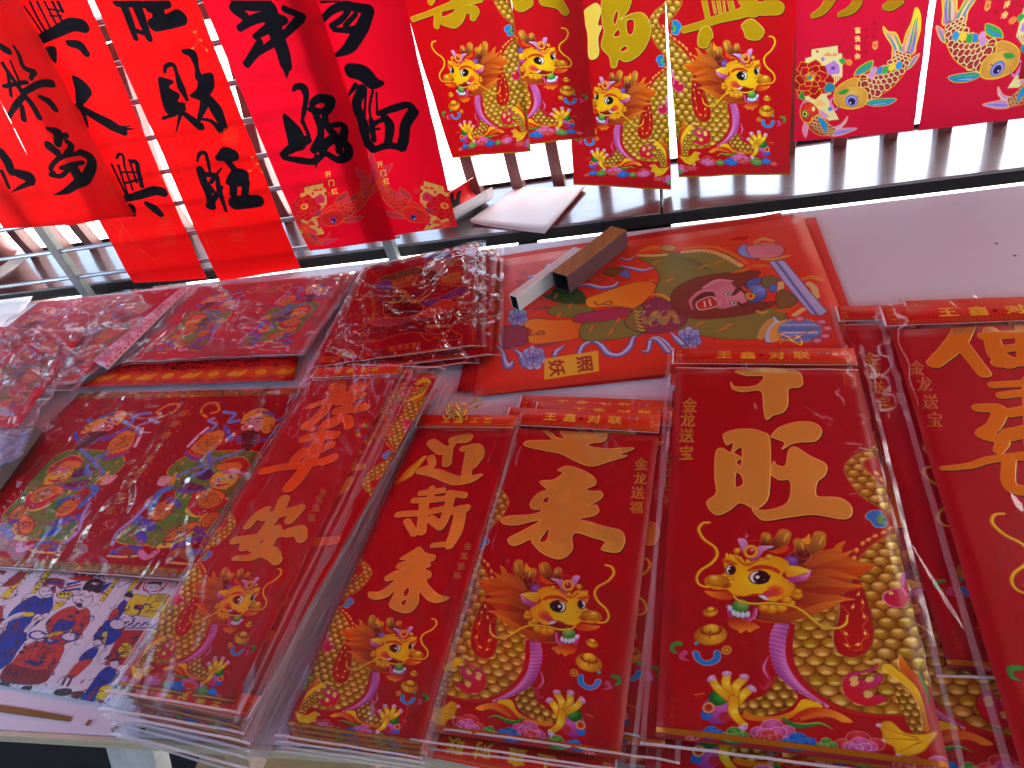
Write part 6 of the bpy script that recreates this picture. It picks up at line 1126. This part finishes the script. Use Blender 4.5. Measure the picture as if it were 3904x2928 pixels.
# hearth-god sheet, poster pile
hm=print_mat('print_hearth',PR['hearth'],.6); b=grid_sheet(PR['hearth'].P,20,12,sag(1.4,.0012),.0004); tag(obj('print_sheet',b,[hm,'white_paper']),'white print sheet with blue and red robed hearth gods, front left corner','print')
pm=print_mat('print_poster',PR['poster'],.40,spec=.35); PP=PR['poster'].P
def poster(dx,dy,rot,z,label,m):
    base=tag(obj('poster',grid_sheet([p-PP[3] for p in PP],24,14,lambda u,v:(0,0,.0015*vn(u*2,v*2,z*900)+.006*max(0,u-.9)*10*max(0,v-.6)),.0004),[m,'red_paper']),label,'poster','posters of the bearded ghost queller'); base.location=Vector(PP[3])+Vector((dx,dy,z-.006)); base.rotation_euler[2]=radians(rot); return base
poster(0,0,0,.0062,'red poster of a bearded ghost queller in green robes, topmost of its pile',pm)
for k,(dx,dy,r) in enumerate(((-.018,.012,-.4),(-.03,.018,.5),(.012,.004,-1.2))): poster(dx,dy,r,.0048-.0012*k,'plain margin of the %s red poster from the top of the ghost queller pile'%ORD[k],'red_paper')
# two hollow bars as paperweights
def hollow(name,label,p0,p1,wv,hgt,z0,mats,t=.0022):
    P,Q=Vector(p0),Vector(p1); d=(Q-P); L=d.length; d.normalize(); n=Vector((-d.y,d.x,0)); b=bmesh.new(); w=wv/2
    prof=[(-w,0),(w,0),(w,hgt),(-w,hgt)]; inn=[(-w+t,t),(w-t,t),(w-t,hgt-t),(-w+t,hgt-t)]
    def ring(pr,s): return [b.verts.new(P+d*s+n*x+Vector((0,0,z0+z))) for x,z in pr]
    o0,o1,i0,i1=ring(prof,0),ring(prof,L),ring(inn,0),ring(inn,L)
    for k in range(4):
        j=(k+1)%4; f=b.faces.new((o0[k],o0[j],o1[j],o1[k])); f.material_index=1 if k==2 else 0
        f=b.faces.new((i0[j],i0[k],i1[k],i1[j])); f.material_index=2; b.faces.new((o0[j],o0[k],i0[k],i0[j])); b.faces.new((o1[k],o1[j],i1[j],i1[k]))
    bmesh.ops.recalc_face_normals(b,faces=b.faces[:])
    o=obj(name,b,mats); bv=o.modifiers.new('bevel','BEVEL'); bv.width=.0012; bv.segments=2; bv.limit_method='ANGLE'
    return tag(o,label,'paperweight','square tubes used as paperweights')
hollow('square_tube','pale grey hollow metal square tube lying on the red poster',(-.279,1.013,0),(-.173,1.150,0),.0195,.030,.0082,['aluminium_tube','aluminium_tube','inside_shade'])
hollow('square_tube','brown wood-topped hollow rectangular tube leaning on the grey tube on the poster',(-.1995,1.0585,0),(-.0985,1.196,0),.036,.036,.0082,['brown_pvc','wood_foil','inside_shade'])
# ------------------------------------------------------------------ on the bench: white pile, curled red paper
wp=[at(p,0) for p in ((1795,846),(1958,718),(2222,714),(2075,882))]; ws=[p+np.array([0,0,.0]) for p in (wp[1],wp[2],wp[3],wp[0])]
for k in range(5):
    z=BZ+.0012+.0013*k; top=k==4
    def off(u,v,k=k): return (.002*k*(u-.3),.001*k,.010*max(0,.3-u)**2*10*max(0,.5-v)+.0006*vn(u*3,v*3,k)+.003*max(0,u-.8)*(1+k))
    b=grid_sheet([np.array([p[0],p[1],z]) for p in ws],12,10,off,.0004)
    o=obj('white_sheet',b,['white_paper','red_paper']); o.rotation_euler[2]=0
    tag(o,'topmost of the white-backed red sheets piled on the bench' if top else '%s white-backed red sheet from the top of the pile on the bench'%ORD[3-k],'paper','white-backed sheets on the bench')
# curled sheet
cc=Cv(300,200,(222,20,40)); cc.k=1
for P,w in (([(60,140),(120,100),(200,70)],26),([(80,60),(150,110),(230,150)],22),([(110,160),(160,60)],20),([(60,100),(220,110)],18)): cc.line(P,w,(14,14,20))
cm=print_mat('print_curl',cc,.4); ctr=at((1770,800),0); b=bmesh.new(); uvl=b.loops.layers.uv.new('uv'); rows=[]
ax=Vector((.62,.78,0)).normalized(); nx_=Vector((ax.y,-ax.x,0))
for i in range(25):
    t=i/24; ang=-4.3+t*4.6; r=.030+.012*t; row=[]
    for j in range(7):
        s=j/6-.5; p=Vector((ctr[0],ctr[1],BZ+.0345))+ax*(s*.115)+nx_*(r*(1+.25*s)*cos(ang))+Vector((0,0,r*(1+.05*s)*sin(ang)*.8)); row.append((b.verts.new(p),(t,j/6)))
    rows.append(row)
for i in range(24):
    for j in range(6):
        q=[rows[i][j],rows[i+1][j],rows[i+1][j+1],rows[i][j+1]]; f=b.faces.new([v for v,_ in q]); f.smooth=True
        for l,(v,uv) in zip(f.loops,q): l[uvl].uv=uv
for v in b.verts: v.co.z=max(v.co.z,BZ+.002)
o=obj('curled_couplet',b,cm); sl=o.modifiers.new('thickness','SOLIDIFY'); sl.thickness=.0006; sl.material_offset=1; sl.material_offset_rim=1; o.data.materials.append(M['white_paper']); tag(o,'curled scrap of red couplet with black strokes beside the white pile on the bench','couplet')
